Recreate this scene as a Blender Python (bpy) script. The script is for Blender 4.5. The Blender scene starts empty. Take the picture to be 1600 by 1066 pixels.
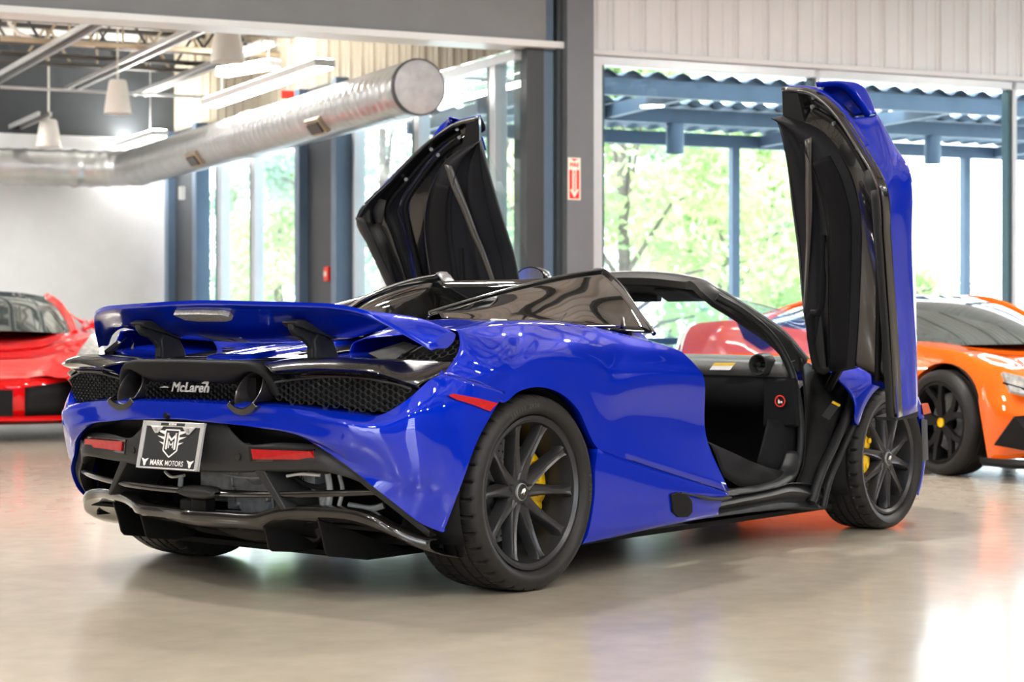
import bpy, bmesh, math, random
from mathutils import Vector, Matrix, Euler

# ------------------------------------------------------------------ camera, world, sun, exposure
SC = bpy.context.scene
COL = SC.collection
CAM_LOC = Vector((-5.14863, -5.02384, 0.90566))
YAW, PITCH, FPX = 0.680956, -0.0044887, 2933.6        # heading from +x, tilt, focal length in 1600-px-frame pixels
F_ = Vector((math.cos(YAW) * math.cos(PITCH), math.sin(YAW) * math.cos(PITCH), math.sin(PITCH)))
R_ = Vector((math.sin(YAW), -math.cos(YAW), 0))
U_ = R_.cross(F_)
cd = bpy.data.cameras.new('camera')
cam = bpy.data.objects.new('camera', cd)
COL.objects.link(cam)
cam.matrix_world = Matrix(((R_.x, U_.x, -F_.x, CAM_LOC.x), (R_.y, U_.y, -F_.y, CAM_LOC.y), (R_.z, U_.z, -F_.z, CAM_LOC.z), (0, 0, 0, 1)))
cd.sensor_width = 36.0
cd.lens = FPX / 1600 * 36.0
cd.clip_start, cd.clip_end = 0.1, 200
cd.dof.use_dof = True
cd.dof.focus_distance = 6.9
cd.dof.aperture_fstop = 4.0
SC.camera = cam

W = bpy.data.worlds.new('world'); SC.world = W
W.use_nodes = True
wn = W.node_tree.nodes; wn.clear()
wo = wn.new('ShaderNodeOutputWorld'); wb = wn.new('ShaderNodeBackground')
wb.inputs['Color'].default_value = (0.86, 0.93, 1.0, 1)
wb.inputs['Strength'].default_value = 4.4
W.node_tree.links.new(wb.outputs[0], wo.inputs[0])
sl = bpy.data.lights.new('sun', 'SUN'); sl.energy = 3.6; sl.angle = 0.02; sl.color = (1, 0.96, 0.9)
sun = bpy.data.objects.new('sun', sl); COL.objects.link(sun)
sun.rotation_euler = Vector((0.75, -0.12, -1.0)).to_track_quat('-Z', 'Y').to_euler()

SC.view_settings.view_transform = 'Standard'
SC.view_settings.look = 'None'
SC.view_settings.gamma = 1.0
SC.view_settings.exposure = 1.0
SC.cycles.max_bounces = 10
SC.cycles.diffuse_bounces = 5
SC.cycles.glossy_bounces = 5
SC.cycles.transparent_max_bounces = 16
SC.cycles.transmission_bounces = 6
SC.cycles.caustics_reflective = False
SC.cycles.caustics_refractive = False
SC.cycles.sample_clamp_indirect = 8.0
SC.cycles.use_denoising = True

# ------------------------------------------------------------------ picking points: a pixel of the frame plus one known coordinate gives a point in metres
def ray(px, py):
    return F_ + R_ * ((px - 800) / FPX) - U_ * ((py - 533) / FPX)
def X(px, py, x):
    d = ray(px, py); return CAM_LOC + d * ((x - CAM_LOC.x) / d.x)
def Y(px, py, y):
    d = ray(px, py); return CAM_LOC + d * ((y - CAM_LOC.y) / d.y)
def Z(px, py, z):
    d = ray(px, py); return CAM_LOC + d * ((z - CAM_LOC.z) / d.z)
def PL(px, py, p0, n):
    d = ray(px, py); return CAM_LOC + d * ((Vector(p0) - CAM_LOC).dot(n) / d.dot(n))
def DEP(px, py, depth):
    return CAM_LOC + ray(px, py) * depth
def RX(px, py, off=0.0):                                # on the rear face of the car, bowed in plan; off = metres in front of it
    x = -0.75
    for _ in range(12):
        p = X(px, py, x)
        x = -0.80 + 0.17 * p.y * p.y + off
    return X(px, py, x)
def M1(p):                                              # mirror to the other side of the car
    return Vector((p[0], -p[1], p[2]))
def ML(ps):
    return [M1(p) for p in ps]

# ------------------------------------------------------------------ splines and meshes
def cr(pts, n):
    """n+1 points, evenly spaced along a Catmull-Rom spline through pts"""
    P = [Vector(p) for p in pts]
    if len(P) == 1: return [P[0].copy() for _ in range(n + 1)]
    if len(P) == 2: return [P[0].lerp(P[1], i / n) for i in range(n + 1)]
    Q = [P[0] * 2 - P[1]] + P + [P[-1] * 2 - P[-2]]
    dense = []
    S = 14
    for i in range(1, len(Q) - 2):
        for s in range(S):
            dense.append(crp(Q[i - 1], Q[i], Q[i + 1], Q[i + 2], s / S))
    dense.append(P[-1].copy())
    L = [0.0]
    for a, b in zip(dense, dense[1:]): L.append(L[-1] + (b - a).length)
    out = []; j = 0
    for i in range(n + 1):
        t = L[-1] * i / n
        while j < len(L) - 2 and L[j + 1] < t: j += 1
        seg = L[j + 1] - L[j]
        out.append(dense[j].lerp(dense[j + 1], 0 if seg < 1e-12 else min(1, (t - L[j]) / seg)))
    return out
def crp(a, b, c, d, t):
    # centripetal Catmull-Rom (no overshoot on uneven spacing)
    def k(p, q): return max((q - p).length, 1e-6) ** 0.5
    t0 = 0; t1 = t0 + k(a, b); t2 = t1 + k(b, c); t3 = t2 + k(c, d)
    u = t1 + (t2 - t1) * t
    A1 = a * ((t1 - u) / (t1 - t0)) + b * ((u - t0) / (t1 - t0))
    A2 = b * ((t2 - u) / (t2 - t1)) + c * ((u - t1) / (t2 - t1))
    A3 = c * ((t3 - u) / (t3 - t2)) + d * ((u - t2) / (t3 - t2))
    B1 = A1 * ((t2 - u) / (t2 - t0)) + A2 * ((u - t0) / (t2 - t0))
    B2 = A2 * ((t3 - u) / (t3 - t1)) + A3 * ((u - t1) / (t3 - t1))
    return B1 * ((t2 - u) / (t2 - t1)) + B2 * ((u - t1) / (t2 - t1))
def grid(rows, nu, nv):
    """rows of control points (each row a spline, rows joined by splines) -> (nv+1) x (nu+1) points"""
    R = [cr(r, nu) for r in rows]
    cols = [cr([r[i] for r in R], nv) for i in range(nu + 1)]
    return [[cols[i][j] for i in range(nu + 1)] for j in range(nv + 1)]

class MB:
    def __init__(s):
        s.v = []; s.f = []; s.m = []; s.mi = 0
    def add(s, vs, fs):
        o = len(s.v); s.v += [Vector(p) for p in vs]; s.f += [[o + i for i in f] for f in fs]; s.m += [s.mi] * len(fs); return s
    def mat(s, i): s.mi = i; return s
    def box(s, c, size, rot=None):
        c = Vector(c); h = Vector(size) / 2; vs = []
        for x in (-1, 1):
            for y in (-1, 1):
                for z in (-1, 1):
                    p = Vector((x * h.x, y * h.y, z * h.z))
                    if rot is not None: p = rot @ p
                    vs.append(c + p)
        return s.add(vs, [(0, 1, 3, 2), (4, 6, 7, 5), (0, 4, 5, 1), (2, 3, 7, 6), (0, 2, 6, 4), (1, 5, 7, 3)])
    def hexa(s, a, b):                                   # two quads a, b (4 points each) joined into a block
        return s.add(list(a) + list(b), [(3, 2, 1, 0), (4, 5, 6, 7), (0, 1, 5, 4), (1, 2, 6, 5), (2, 3, 7, 6), (3, 0, 4, 7)])
    def bar(s, a, b, w, h, up=(0, 0, 1)):
        a = Vector(a); b = Vector(b); d = (b - a).normalized(); u = Vector(up)
        if abs(d.dot(u)) > 0.98: u = Vector((1, 0, 0))
        r = d.cross(u).normalized(); u = r.cross(d)
        q = [r * (x * w / 2) + u * (y * h / 2) for x, y in ((-1, -1), (1, -1), (1, 1), (-1, 1))]
        return s.hexa([a + p for p in q], [b + p for p in q])
    def tube(s, pts, r, n=10, smooth=None, cap=True):
        P = [Vector(p) for p in pts]
        if smooth: P = cr(P, smooth)
        m = len(P); rr = r if isinstance(r, (list, tuple)) else [r] * m
        if len(rr) != m:
            rr = [rr[min(len(rr) - 1, int(i * (len(rr) - 1) / (m - 1)))] + 0 for i in range(m)]
        d0 = (P[1] - P[0]).normalized()
        u = Vector((0, 0, 1)) if abs(d0.z) < 0.9 else Vector((1, 0, 0))
        vs = []
        for i, p in enumerate(P):
            d = (P[min(i + 1, m - 1)] - P[max(i - 1, 0)]).normalized()
            a = d.cross(u).normalized(); u = a.cross(d).normalized()
            for k in range(n):
                t = 2 * math.pi * k / n
                vs.append(p + a * (math.cos(t) * rr[i]) + u * (math.sin(t) * rr[i]))
        fs = [(i * n + k, i * n + (k + 1) % n, (i + 1) * n + (k + 1) % n, (i + 1) * n + k) for i in range(m - 1) for k in range(n)]
        if cap: fs += [tuple(range(n))[::-1], tuple((m - 1) * n + k for k in range(n))]
        return s.add(vs, fs)
    def lathe(s, prof, n=64, c=(0, 0, 0), axis='y', a0=0, a1=2 * math.pi):
        """prof: list of (radius, along-axis)"""
        c = Vector(c); full = abs(a1 - a0 - 2 * math.pi) < 1e-6; k = n if full else n + 1; vs = []
        for i in range(k):
            t = a0 + (a1 - a0) * i / n
            for r, y in prof:
                p = {'y': (r * math.cos(t), y, r * math.sin(t)), 'z': (r * math.cos(t), r * math.sin(t), y), 'x': (y, r * math.cos(t), r * math.sin(t))}[axis]
                vs.append(c + Vector(p))
        m = len(prof)
        fs = [(i * m + j, ((i + 1) % k) * m + j, ((i + 1) % k) * m + j + 1, i * m + j + 1) for i in range(n) for j in range(m - 1)]
        return s.add(vs, fs)
    def prism(s, pts, vec):
        """closed outline swept along vec"""
        P = [Vector(p) for p in pts]; v = Vector(vec); n = len(P)
        return s.add(P + [p + v for p in P], [tuple(range(n))[::-1], tuple(range(n, 2 * n))] + [(i, (i + 1) % n, n + (i + 1) % n, n + i) for i in range(n)])
    def face(s, pts):
        return s.add(pts, [tuple(range(len(pts)))])
    def loft(s, rows, nu=24, nv=16, raw=False):
        g = rows if raw else grid(rows, nu, nv)
        h, w = len(g), len(g[0])
        return s.add([p for r in g for p in r], [(j * w + i, j * w + i + 1, (j + 1) * w + i + 1, (j + 1) * w + i) for j in range(h - 1) for i in range(w - 1)])
    def band(s, a, b, n=24):
        return s.loft([cr(a, n), cr(b, n)], raw=True)
    def mirror(s):
        s.v = [M1(p) for p in s.v]; s.f = [f[::-1] for f in s.f]; return s
    def both(s):
        o = len(s.v); s.v += [M1(p) for p in s.v]; s.f += [[o + i for i in f[::-1]] for f in s.f]; s.m += list(s.m); return s
    def build(s, name, mat, parent=None, smooth=True, angle=38, bevel=0, seg=2, thick=0, weld=True, offset=-1, sub=0, **tags):
        me = bpy.data.meshes.new(name)
        bm = bmesh.new()
        vs = [bm.verts.new(p) for p in s.v]
        for f, mi in zip(s.f, s.m):
            if len(set(f)) < 3: continue
            try:
                fc = bm.faces.new([vs[i] for i in f]); fc.material_index = mi
            except ValueError: pass
        if weld: bmesh.ops.remove_doubles(bm, verts=bm.verts, dist=0.00015)
        bmesh.ops.recalc_face_normals(bm, faces=bm.faces)
        bm.to_mesh(me); bm.free()
        for m in (mat if isinstance(mat, (list, tuple)) else [mat]): me.materials.append(m)
        if smooth:
            me.polygons.foreach_set('use_smooth', [True] * len(me.polygons))
            try: me.set_sharp_from_angle(angle=math.radians(angle))
            except Exception: pass
        o = bpy.data.objects.new(name, me); COL.objects.link(o)
        if thick:
            sm = o.modifiers.new('solid', 'SOLIDIFY'); sm.thickness = thick; sm.offset = offset
        if bevel:
            b = o.modifiers.new('bevel', 'BEVEL'); b.width = bevel; b.segments = seg; b.limit_method = 'ANGLE'; b.angle_limit = math.radians(30)
        if parent is not None:
            o.parent = parent
            if parent.type == 'EMPTY' and parent.matrix_basis != Matrix.Identity(4):
                o.matrix_parent_inverse = parent.matrix_basis.inverted()
        for k, v in tags.items(): o[k] = v
        return o

def thing(name, label, cat, loc=(0, 0, 0), group=None):
    o = bpy.data.objects.new(name, None); COL.objects.link(o)
    o.location = loc; o.empty_display_size = 0.2
    o['label'] = label; o['category'] = cat
    if group: o['group'] = group
    return o
def tag(o, label, cat, group=None, kind=None):
    if label: o['label'] = label
    if cat: o['category'] = cat
    if group: o['group'] = group
    if kind: o['kind'] = kind
    return o
def structure(o, label=None):
    o['kind'] = 'structure'
    if label: o['label'] = label
    return o
def text_mesh(body, size, font_scale=(1, 1), depth=0.0, bold=0.0, space=1.0, shear=0.0, align='CENTER'):
    """letters as a list of (verts, faces) in the x/y plane, z = depth"""
    cu = bpy.data.curves.new('lettering', 'FONT'); cu.body = body; cu.size = size; cu.align_x = align; cu.align_y = 'CENTER'
    cu.offset = bold; cu.extrude = depth; cu.space_character = space; cu.shear = shear; cu.resolution_u = 3
    o = bpy.data.objects.new('lettering', cu); COL.objects.link(o)
    bpy.context.view_layer.update()
    me = o.evaluated_get(bpy.context.evaluated_depsgraph_get()).to_mesh()
    vs = [Vector((v.co.x * font_scale[0], v.co.y * font_scale[1], v.co.z)) for v in me.vertices]
    fs = [tuple(p.vertices) for p in me.polygons]
    bpy.data.objects.remove(o); bpy.data.curves.remove(cu)
    return vs, fs

# ------------------------------------------------------------------ materials
MATS = {}
def mat(name, color=(0.5, 0.5, 0.5), rough=0.5, metal=0.0, coat=0.0, coat_rough=0.03, emit=None, estr=0.0, spec=0.5, alpha=1.0, sheen=0.0):
    m = bpy.data.materials.new(name); m.use_nodes = True
    b = m.node_tree.nodes['Principled BSDF']
    b.inputs['Base Color'].default_value = (*color, 1)
    b.inputs['Roughness'].default_value = rough
    b.inputs['Metallic'].default_value = metal
    b.inputs['Coat Weight'].default_value = coat
    b.inputs['Coat Roughness'].default_value = coat_rough
    b.inputs['Specular IOR Level'].default_value = spec
    if emit:
        b.inputs['Emission Color'].default_value = (*emit, 1); b.inputs['Emission Strength'].default_value = estr
    MATS[name] = m
    return m
def nodes(m):
    return m.node_tree, m.node_tree.nodes['Principled BSDF']
def vary(m, scale, amount, detail=4, stretch=(1, 1, 1), rough_amt=0.0, bump=0.0, coord='Object', bump_scale=None):
    """procedural mottling of colour, roughness and relief"""
    nt, b = nodes(m); N = nt.nodes; L = nt.links
    tc = N.new('ShaderNodeTexCoord'); mp = N.new('ShaderNodeMapping'); mp.inputs['Scale'].default_value = stretch
    L.new(tc.outputs[coord], mp.inputs[0])
    nz = N.new('ShaderNodeTexNoise'); nz.inputs['Scale'].default_value = scale; nz.inputs['Detail'].default_value = detail
    L.new(mp.outputs[0], nz.inputs['Vector'])
    c = b.inputs['Base Color'].default_value[:]
    rp = N.new('ShaderNodeValToRGB'); rp.color_ramp.elements[0].position = 0.3; rp.color_ramp.elements[1].position = 0.7
    rp.color_ramp.elements[0].color = tuple(max(0, x * (1 - amount)) for x in c[:3]) + (1,)
    rp.color_ramp.elements[1].color = tuple(min(1, x * (1 + amount)) for x in c[:3]) + (1,)
    L.new(nz.outputs[0], rp.inputs[0]); L.new(rp.outputs[0], b.inputs['Base Color'])
    if rough_amt:
        mr = N.new('ShaderNodeMapRange'); r = b.inputs['Roughness'].default_value
        mr.inputs['To Min'].default_value = max(0, r - rough_amt); mr.inputs['To Max'].default_value = r + rough_amt
        L.new(nz.outputs[0], mr.inputs['Value']); L.new(mr.outputs[0], b.inputs['Roughness'])
    if bump:
        nb = nz
        if bump_scale:
            nb = N.new('ShaderNodeTexNoise'); nb.inputs['Scale'].default_value = bump_scale; nb.inputs['Detail'].default_value = 2
            L.new(mp.outputs[0], nb.inputs['Vector'])
        bp = N.new('ShaderNodeBump'); bp.inputs['Strength'].default_value = bump; bp.inputs['Distance'].default_value = 0.004
        L.new(nb.outputs[0], bp.inputs['Height']); L.new(bp.outputs[0], b.inputs['Normal'])
    return m

def glass_mat(name, tint=(0.9, 0.97, 0.96), refl=1.0, rough=0.0):
    m = bpy.data.materials.new(name); m.use_nodes = True
    nt = m.node_tree; N = nt.nodes; L = nt.links
    N.remove(N['Principled BSDF']); out = N['Material Output']
    tr = N.new('ShaderNodeBsdfTransparent'); tr.inputs[0].default_value = (*tint, 1)
    gl = N.new('ShaderNodeBsdfGlossy'); gl.inputs['Roughness'].default_value = rough; gl.inputs[0].default_value = (refl, refl, refl, 1)
    fr = N.new('ShaderNodeFresnel'); ge = N.new('ShaderNodeNewGeometry')          # same reflectance from either side of the sheet
    ir = N.new('ShaderNodeMapRange'); ir.inputs['To Min'].default_value = 1.5; ir.inputs['To Max'].default_value = 1 / 1.5
    L.new(ge.outputs['Backfacing'], ir.inputs['Value']); L.new(ir.outputs[0], fr.inputs[0])
    mx = N.new('ShaderNodeMixShader')
    L.new(fr.outputs[0], mx.inputs[0]); L.new(tr.outputs[0], mx.inputs[1]); L.new(gl.outputs[0], mx.inputs[2]); L.new(mx.outputs[0], out.inputs[0])
    MATS[name] = m
    return m

# ------------------------------------------------------------------ the building: wall A runs to the right of the pier, wall B away behind it
UA = Vector((0.881, -0.473, 0)).normalized()
UB = Vector((0.405, 0.914, 0)).normalized()
NA = Vector((-UA.y * -1, -UA.x, 0)); NA = Vector((UA.y, -UA.x, 0)).normalized()   # out of wall A into the showroom
if NA.dot(CAM_LOC - DEP(918, 533, 16)) < 0: NA = -NA
NB = Vector((UB.y, -UB.x, 0)).normalized()                                        # out of wall B to the open air
O = DEP(918, 533, 16.0); O.z = 0
def A(s, z=0, out=0.0): return O + UA * s - NA * out + Vector((0, 0, z))           # out = metres beyond the wall
def BW(s, z=0, out=0.0): return O + UA * -0.62 + UB * s + NB * out + Vector((0, 0, z))
RA = Matrix((UA, -NA, Vector((0, 0, 1)))).transposed()
RB = Matrix((UB, NB, Vector((0, 0, 1)))).transposed()
def abox(mb, s0, s1, z0, z1, o0, o1): return mb.box(A((s0 + s1) / 2, (z0 + z1) / 2, (o0 + o1) / 2), (s1 - s0, o1 - o0, z1 - z0), RA)
def bbox(mb, s0, s1, z0, z1, o0, o1): return mb.box(BW((s0 + s1) / 2, (z0 + z1) / 2, (o0 + o1) / 2), (s1 - s0, o1 - o0, z1 - z0), RB)
def onA(px, py, out=0.0): return PL(px, py, A(0, 0, out), NA)
def sA(px, out=0.0): return (onA(px, 520, out) - O).dot(UA)
def onB(px, py, out=0.0): return PL(px, py, BW(0, 0, out), NB)
def sB(px, out=0.0): return (onB(px, 520, out) - BW(0)).dot(UB)
ZT = 3.27                                             # head of the glazing
ZC = 5.6                                              # showroom ceiling
ZC2 = 4.7                                            # deck of the second hall

m_floor = mat('polished_concrete', (0.40, 0.345, 0.275), 0.2, spec=0.55)
def floor_nodes(m):
    nt, b = nodes(m); N = nt.nodes; L = nt.links
    tc = N.new('ShaderNodeTexCoord')
    n1 = N.new('ShaderNodeTexNoise'); n1.inputs['Scale'].default_value = 0.9; n1.inputs['Detail'].default_value = 7; n1.inputs['Roughness'].default_value = 0.62
    n2 = N.new('ShaderNodeTexNoise'); n2.inputs['Scale'].default_value = 9; n2.inputs['Detail'].default_value = 6
    n3 = N.new('ShaderNodeTexNoise'); n3.inputs['Scale'].default_value = 130; n3.inputs['Detail'].default_value = 2
    for n in (n1, n2, n3): L.new(tc.outputs['Object'], n.inputs['Vector'])
    r1 = N.new('ShaderNodeValToRGB'); r1.color_ramp.elements[0].position = 0.3; r1.color_ramp.elements[1].position = 0.72
    r1.color_ramp.elements[0].color = (0.43, 0.38, 0.305, 1); r1.color_ramp.elements[1].color = (0.50, 0.45, 0.375, 1)
    L.new(n1.outputs[0], r1.inputs[0])
    r2 = N.new('ShaderNodeValToRGB'); r2.color_ramp.elements[0].position = 0.3; r2.color_ramp.elements[1].position = 0.7
    r2.color_ramp.elements[0].color = (0.95, 0.95, 0.955, 1); r2.color_ramp.elements[1].color = (1.03, 1.025, 1.015, 1)
    L.new(n2.outputs[0], r2.inputs[0])
    mx = N.new('ShaderNodeMix'); mx.data_type = 'RGBA'; mx.blend_type = 'MULTIPLY'; mx.inputs[0].default_value = 1
    L.new(r1.outputs[0], mx.inputs[6]); L.new(r2.outputs[0], mx.inputs[7])
    sp = N.new('ShaderNodeValToRGB'); sp.color_ramp.elements[0].position = 0.27; sp.color_ramp.elements[1].position = 0.31
    sp.color_ramp.elements[0].color = (0.93, 0.925, 0.91, 1); sp.color_ramp.elements[1].color = (1, 1, 1, 1)
    L.new(n3.outputs[0], sp.inputs[0])
    m2 = N.new('ShaderNodeMix'); m2.data_type = 'RGBA'; m2.blend_type = 'MULTIPLY'; m2.inputs[0].default_value = 1
    L.new(mx.outputs[2], m2.inputs[6]); L.new(sp.outputs[0], m2.inputs[7])
    L.new(m2.outputs[2], b.inputs['Base Color'])
    mr = N.new('ShaderNodeMapRange'); mr.inputs['From Min'].default_value = 0.3; mr.inputs['From Max'].default_value = 0.7
    mr.inputs['To Min'].default_value = 0.205; mr.inputs['To Max'].default_value = 0.235
    L.new(n2.outputs[0], mr.inputs['Value']); L.new(mr.outputs[0], b.inputs['Roughness'])
    b.inputs['Coat Weight'].default_value = 0.25; b.inputs['Coat Roughness'].default_value = 0.09
floor_nodes(m_floor)
m_backwall = vary(mat('dimmed_wall_paint', (0.045, 0.046, 0.05), 0.65), 3, 0.05)  # unseen walls coloured dark, standing in for dim light in the car's reflections
m_white = vary(mat('white_wall_paint', (0.83, 0.85, 0.88), 0.55), 3, 0.03)
m_panel = vary(mat('white_ribbed_steel', (0.66, 0.68, 0.70), 0.45), 2, 0.03)
m_panel2 = vary(mat('tan_ribbed_steel', (0.50, 0.45, 0.36), 0.45), 2, 0.05)
m_grey = vary(mat('grey_steel_paint', (0.15, 0.165, 0.185), 0.5), 6, 0.05)
m_beam = vary(mat('grey_fascia_paint', (0.20, 0.21, 0.225), 0.5), 4, 0.04)
m_edge = mat('pale_steel_edge', (0.75, 0.78, 0.8), 0.35)
m_skylit_steel = vary(mat('skylit_steel', (0.105, 0.165, 0.25), 0.4), 5, 0.06)  # blue cast of the sky light put into the column colour
m_dark_steel = vary(mat('charcoal_steel', (0.035, 0.042, 0.05), 0.45), 5, 0.08)
m_alu = vary(mat('pale_aluminium', (0.62, 0.66, 0.70), 0.32, 0.35), 8, 0.03)
m_teal = vary(mat('dark_teal_aluminium', (0.03, 0.075, 0.09), 0.35), 8, 0.05)
m_deck = vary(mat('pale_roof_deck', (0.78, 0.78, 0.76), 0.5), 4, 0.05)
m_ceil = vary(mat('showroom_ceiling_steel', (0.86, 0.85, 0.83), 0.5), 2, 0.04)
m_joist = vary(mat('dark_joist_paint', (0.055, 0.052, 0.05), 0.5), 5, 0.1)
m_tan = vary(mat('tan_primed_steel', (0.42, 0.35, 0.25), 0.5), 5, 0.1)
m_galv = vary(mat('galvanised_duct_steel', (0.52, 0.53, 0.54), 0.33, 0.85), 5, 0.1, rough_amt=0.08)
m_pipe = vary(mat('galvanised_conduit', (0.6, 0.62, 0.64), 0.35, 0.5), 9, 0.06)
m_led = mat('lit_diffuser', (1, 1, 1), 0.5, emit=(1.0, 0.95, 0.88), estr=30.0)
m_lamp_shade = vary(mat('white_lamp_shade', (0.82, 0.81, 0.78), 0.35), 6, 0.03)
m_pane = glass_mat('window_glass', (0.93, 0.985, 0.985))
m_red = vary(mat('red_sign_enamel', (0.75, 0.03, 0.02), 0.35), 20, 0.05)
m_sign = vary(mat('cream_sign_enamel', (0.88, 0.85, 0.74), 0.4), 20, 0.04)
m_black = vary(mat('black_plastic', (0.012, 0.012, 0.014), 0.45), 30, 0.2)
m_out = vary(mat('pale_paving', (0.62, 0.63, 0.63), 0.8), 2, 0.12)

RW, LW, BWD = 9.4, -16.2, 19.0                           # showroom: extents along wall A and depth
fl = [A(LW, 0, -BWD - .3), A(RW + .2, 0, -BWD - .3), A(RW + .2, 0, 0.13), A(-0.5, 0, 0.13), A(-0.5, 0, 0.13) + UB * 10.9, A(LW - .2, 0, 0.13) + UB * 10.9]
structure(MB().prism(fl, (0, 0, -0.2)).build('floor', m_floor, smooth=False))
# outside ground sits a little lower than the slab, beyond both window walls
structure(MB().box(A(10, -0.12, 20), (120, 90, 0.03), RA).build('paving', m_out, smooth=False))

# wall A: ribbed white steel above the glazing
def ribbed(mb, s0, s1, z0, z1, out, pitch=0.305, depth=0.02, fn=A):
    prof = []; s = s0
    while s < s1:
        for ds, d in ((0, 0), (0.10, 0), (0.112, 0.008), (0.128, 0.008), (0.14, 0), (0.195, 0), (0.215, 0.010), (0.235, 0), (0.25, 0), (0.266, 1), (0.292, 1)):
            dd = depth if d == 1 else d
            prof.append((s + ds, dd))
        s += pitch
    return mb.loft([[fn(a, z0, out - d) for a, d in prof], [fn(a, z1, out - d) for a, d in prof]], raw=True)
structure(ribbed(MB(), -0.02, 9.6, ZT + 0.02, ZC, 0.0).build('wall_right', m_panel, smooth=False, thick=0.02, offset=0))
mb = MB(); abox(mb, -0.02, 9.6, ZT + 0.005, ZT + 0.05, -0.045, 0.06)
structure(mb.build('trim_1', m_panel, smooth=False, bevel=0.006))
# window wall A: frame, mullions, mid rail, panes
sM = [sA(932), sA(1277), sA(1584), sA(1584) + 1.95 * 1.12, sA(1584) + 3.9 * 1.12, sA(1584) + 5.85 * 1.12]
for i in range(5):
    a, b = sM[i], sM[i + 1]
    mb = MB()
    abox(mb, a - 0.03, b + 0.03, ZT - 0.075, ZT, 0.0, 0.12)
    abox(mb, a - 0.03, b + 0.03, 0.0, 0.10, 0.0, 0.12)
    if i == 0: abox(mb, a - 0.07, a + 0.055, 0.1, ZT - 0.07, 0.0, 0.10)
    else: abox(mb, a - 0.012, a + 0.035, 0.1, ZT - 0.07, 0.0, 0.10)
    mb.mat(1)
    abox(mb, (a + 0.055 if i == 0 else a - 0.045), (a + 0.085 if i == 0 else a - 0.012), 0.1, ZT - 0.07, 0.02, 0.13)
    abox(mb, a, b, 0.80, 0.86, 0.03, 0.10)
    fr = mb.build('window_%d' % (i + 1), [m_alu, m_teal], smooth=False, bevel=0.004)
    structure(fr)
    g = MB(); abox(g, a + 0.03, b - 0.03, 0.1, ZT - 0.075, 0.055, 0.063)
    structure(g.build('pane', m_pane, fr, smooth=False))
# pier and steel column at the corner of the two halls
structure(abox(MB(), sA(877), sA(918.5), 0, ZC, -0.12, 0.2).build('pillar', m_grey, smooth=False, bevel=0.004))
mb = MB()
abox(mb, sA(862, .1), sA(877, .1), 0, ZC, -0.02, 0.3)
mb.mat(1); abox(mb, sA(843, .05), sA(864, .05), 0, ZC, 0.04, 0.14)  # web carries the sky's blue light in its colour
mb.mat(0); abox(mb, sA(817, .1), sA(844, .1), 0, ZC, 0.02, 0.3)
structure(mb.build('steel_column', [m_dark_steel, m_skylit_steel], smooth=False, bevel=0.004))
# fascia beam over the wide opening to the left
mb = MB(); s9 = sA(852)
abox(mb, -16, s9, ZT + 0.09, ZC, -0.02, 0.22)
mb.mat(1); abox(mb, -16, s9 + 0.3, ZT + 0.035, ZT + 0.09, -0.06, 0.26)
structure(mb.build('beam', [m_beam, m_edge], smooth=False, bevel=0.004))
structure(abox(MB(), s9, sA(877), ZT + 0.1, ZC, 0.1, 0.25).build('wall_infill', m_dark_steel, smooth=False))

# window wall B of the second hall
c1a, c1b = sB(548), sB(482)
c2a, c2b = sB(326), sB(276)
SB_END = sB(274)
def bay(n, s0, s1, mull, top):
    mb = MB()
    bbox(mb, s0, s1, top - 0.08, top, 0.0, 0.12); bbox(mb, s0, s1, 0, 0.1, 0.0, 0.12)
    for a, w in mull: bbox(mb, a - w, a + w * 0.2, 0.1, top - 0.08, 0.0, 0.12)
    mb.mat(1)
    for a, w in mull: bbox(mb, a + w * 0.2, a + w, 0.1, top - 0.08, 0.01, 0.13)
    fr = mb.build('window_%d' % n, [m_alu, m_teal], smooth=False, bevel=0.004); structure(fr)
    g = MB(); bbox(g, s0, s1, 0.1, top - 0.08, 0.055, 0.063)
    structure(g.build('pane', m_pane, fr, smooth=False))
bay(6, 0.12, c1a, [(sB(766), 0.09), (sB(648), 0.09), (c1a - 0.05, 0.05)], ZT + 0.02)
bay(7, c1b, c2a, [(sB(472), 0.09), (sB(393), 0.1), (sB(340), 0.12)], ZT + 0.02)
structure(ribbed(MB(), 0.1, SB_END + 0.3, ZT + 0.03, ZC2, 0.0, fn=BW).build('wall_window_side', m_panel2, smooth=False, thick=0.02, offset=0))
for nm, a, b in (('steel_column', c1a, c1b), ('steel_column', c2a, c2b)):
    w = b - a; mb = MB()
    ZK = 3.5; bbox(mb, a, a + w * 0.12, 0, ZK, -0.16, 0.02)
    mb.mat(1); bbox(mb, a + w * 0.12, a + w * 0.88, 0, ZK, -0.06, 0.02); mb.mat(0)
    bbox(mb, a + w * 0.88, b, 0, ZK, -0.16, 0.02)
    structure(mb.build(nm, [m_skylit_steel, m_dark_steel], smooth=False, bevel=0.004))
# far wall: white below, charcoal above the duct
def C(s, z=0, out=0.0): return BW(SB_END, 0, 0) - UA * s + UB * out + Vector((0, 0, z))
def cbox(mb, s0, s1, z0, z1, o0, o1): return mb.box(C((s0 + s1) / 2, (z0 + z1) / 2, (o0 + o1) / 2), (s1 - s0, o1 - o0, z1 - z0), RA)
structure(cbox(MB(), -0.4, 17, 0, 3.42, 0.0, 0.2).build('wall_far', m_white, smooth=False))
structure(cbox(MB(), -0.4, 17, 3.42, ZC2, 0.0, 0.2).build('wall_far_upper', m_dark_steel, smooth=False))
structure(MB().box(A(-16.1, 2.8, 5.3), (0.2, 11.5, 5.6), RA).build('wall_left_hall', m_white, smooth=False))
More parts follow.
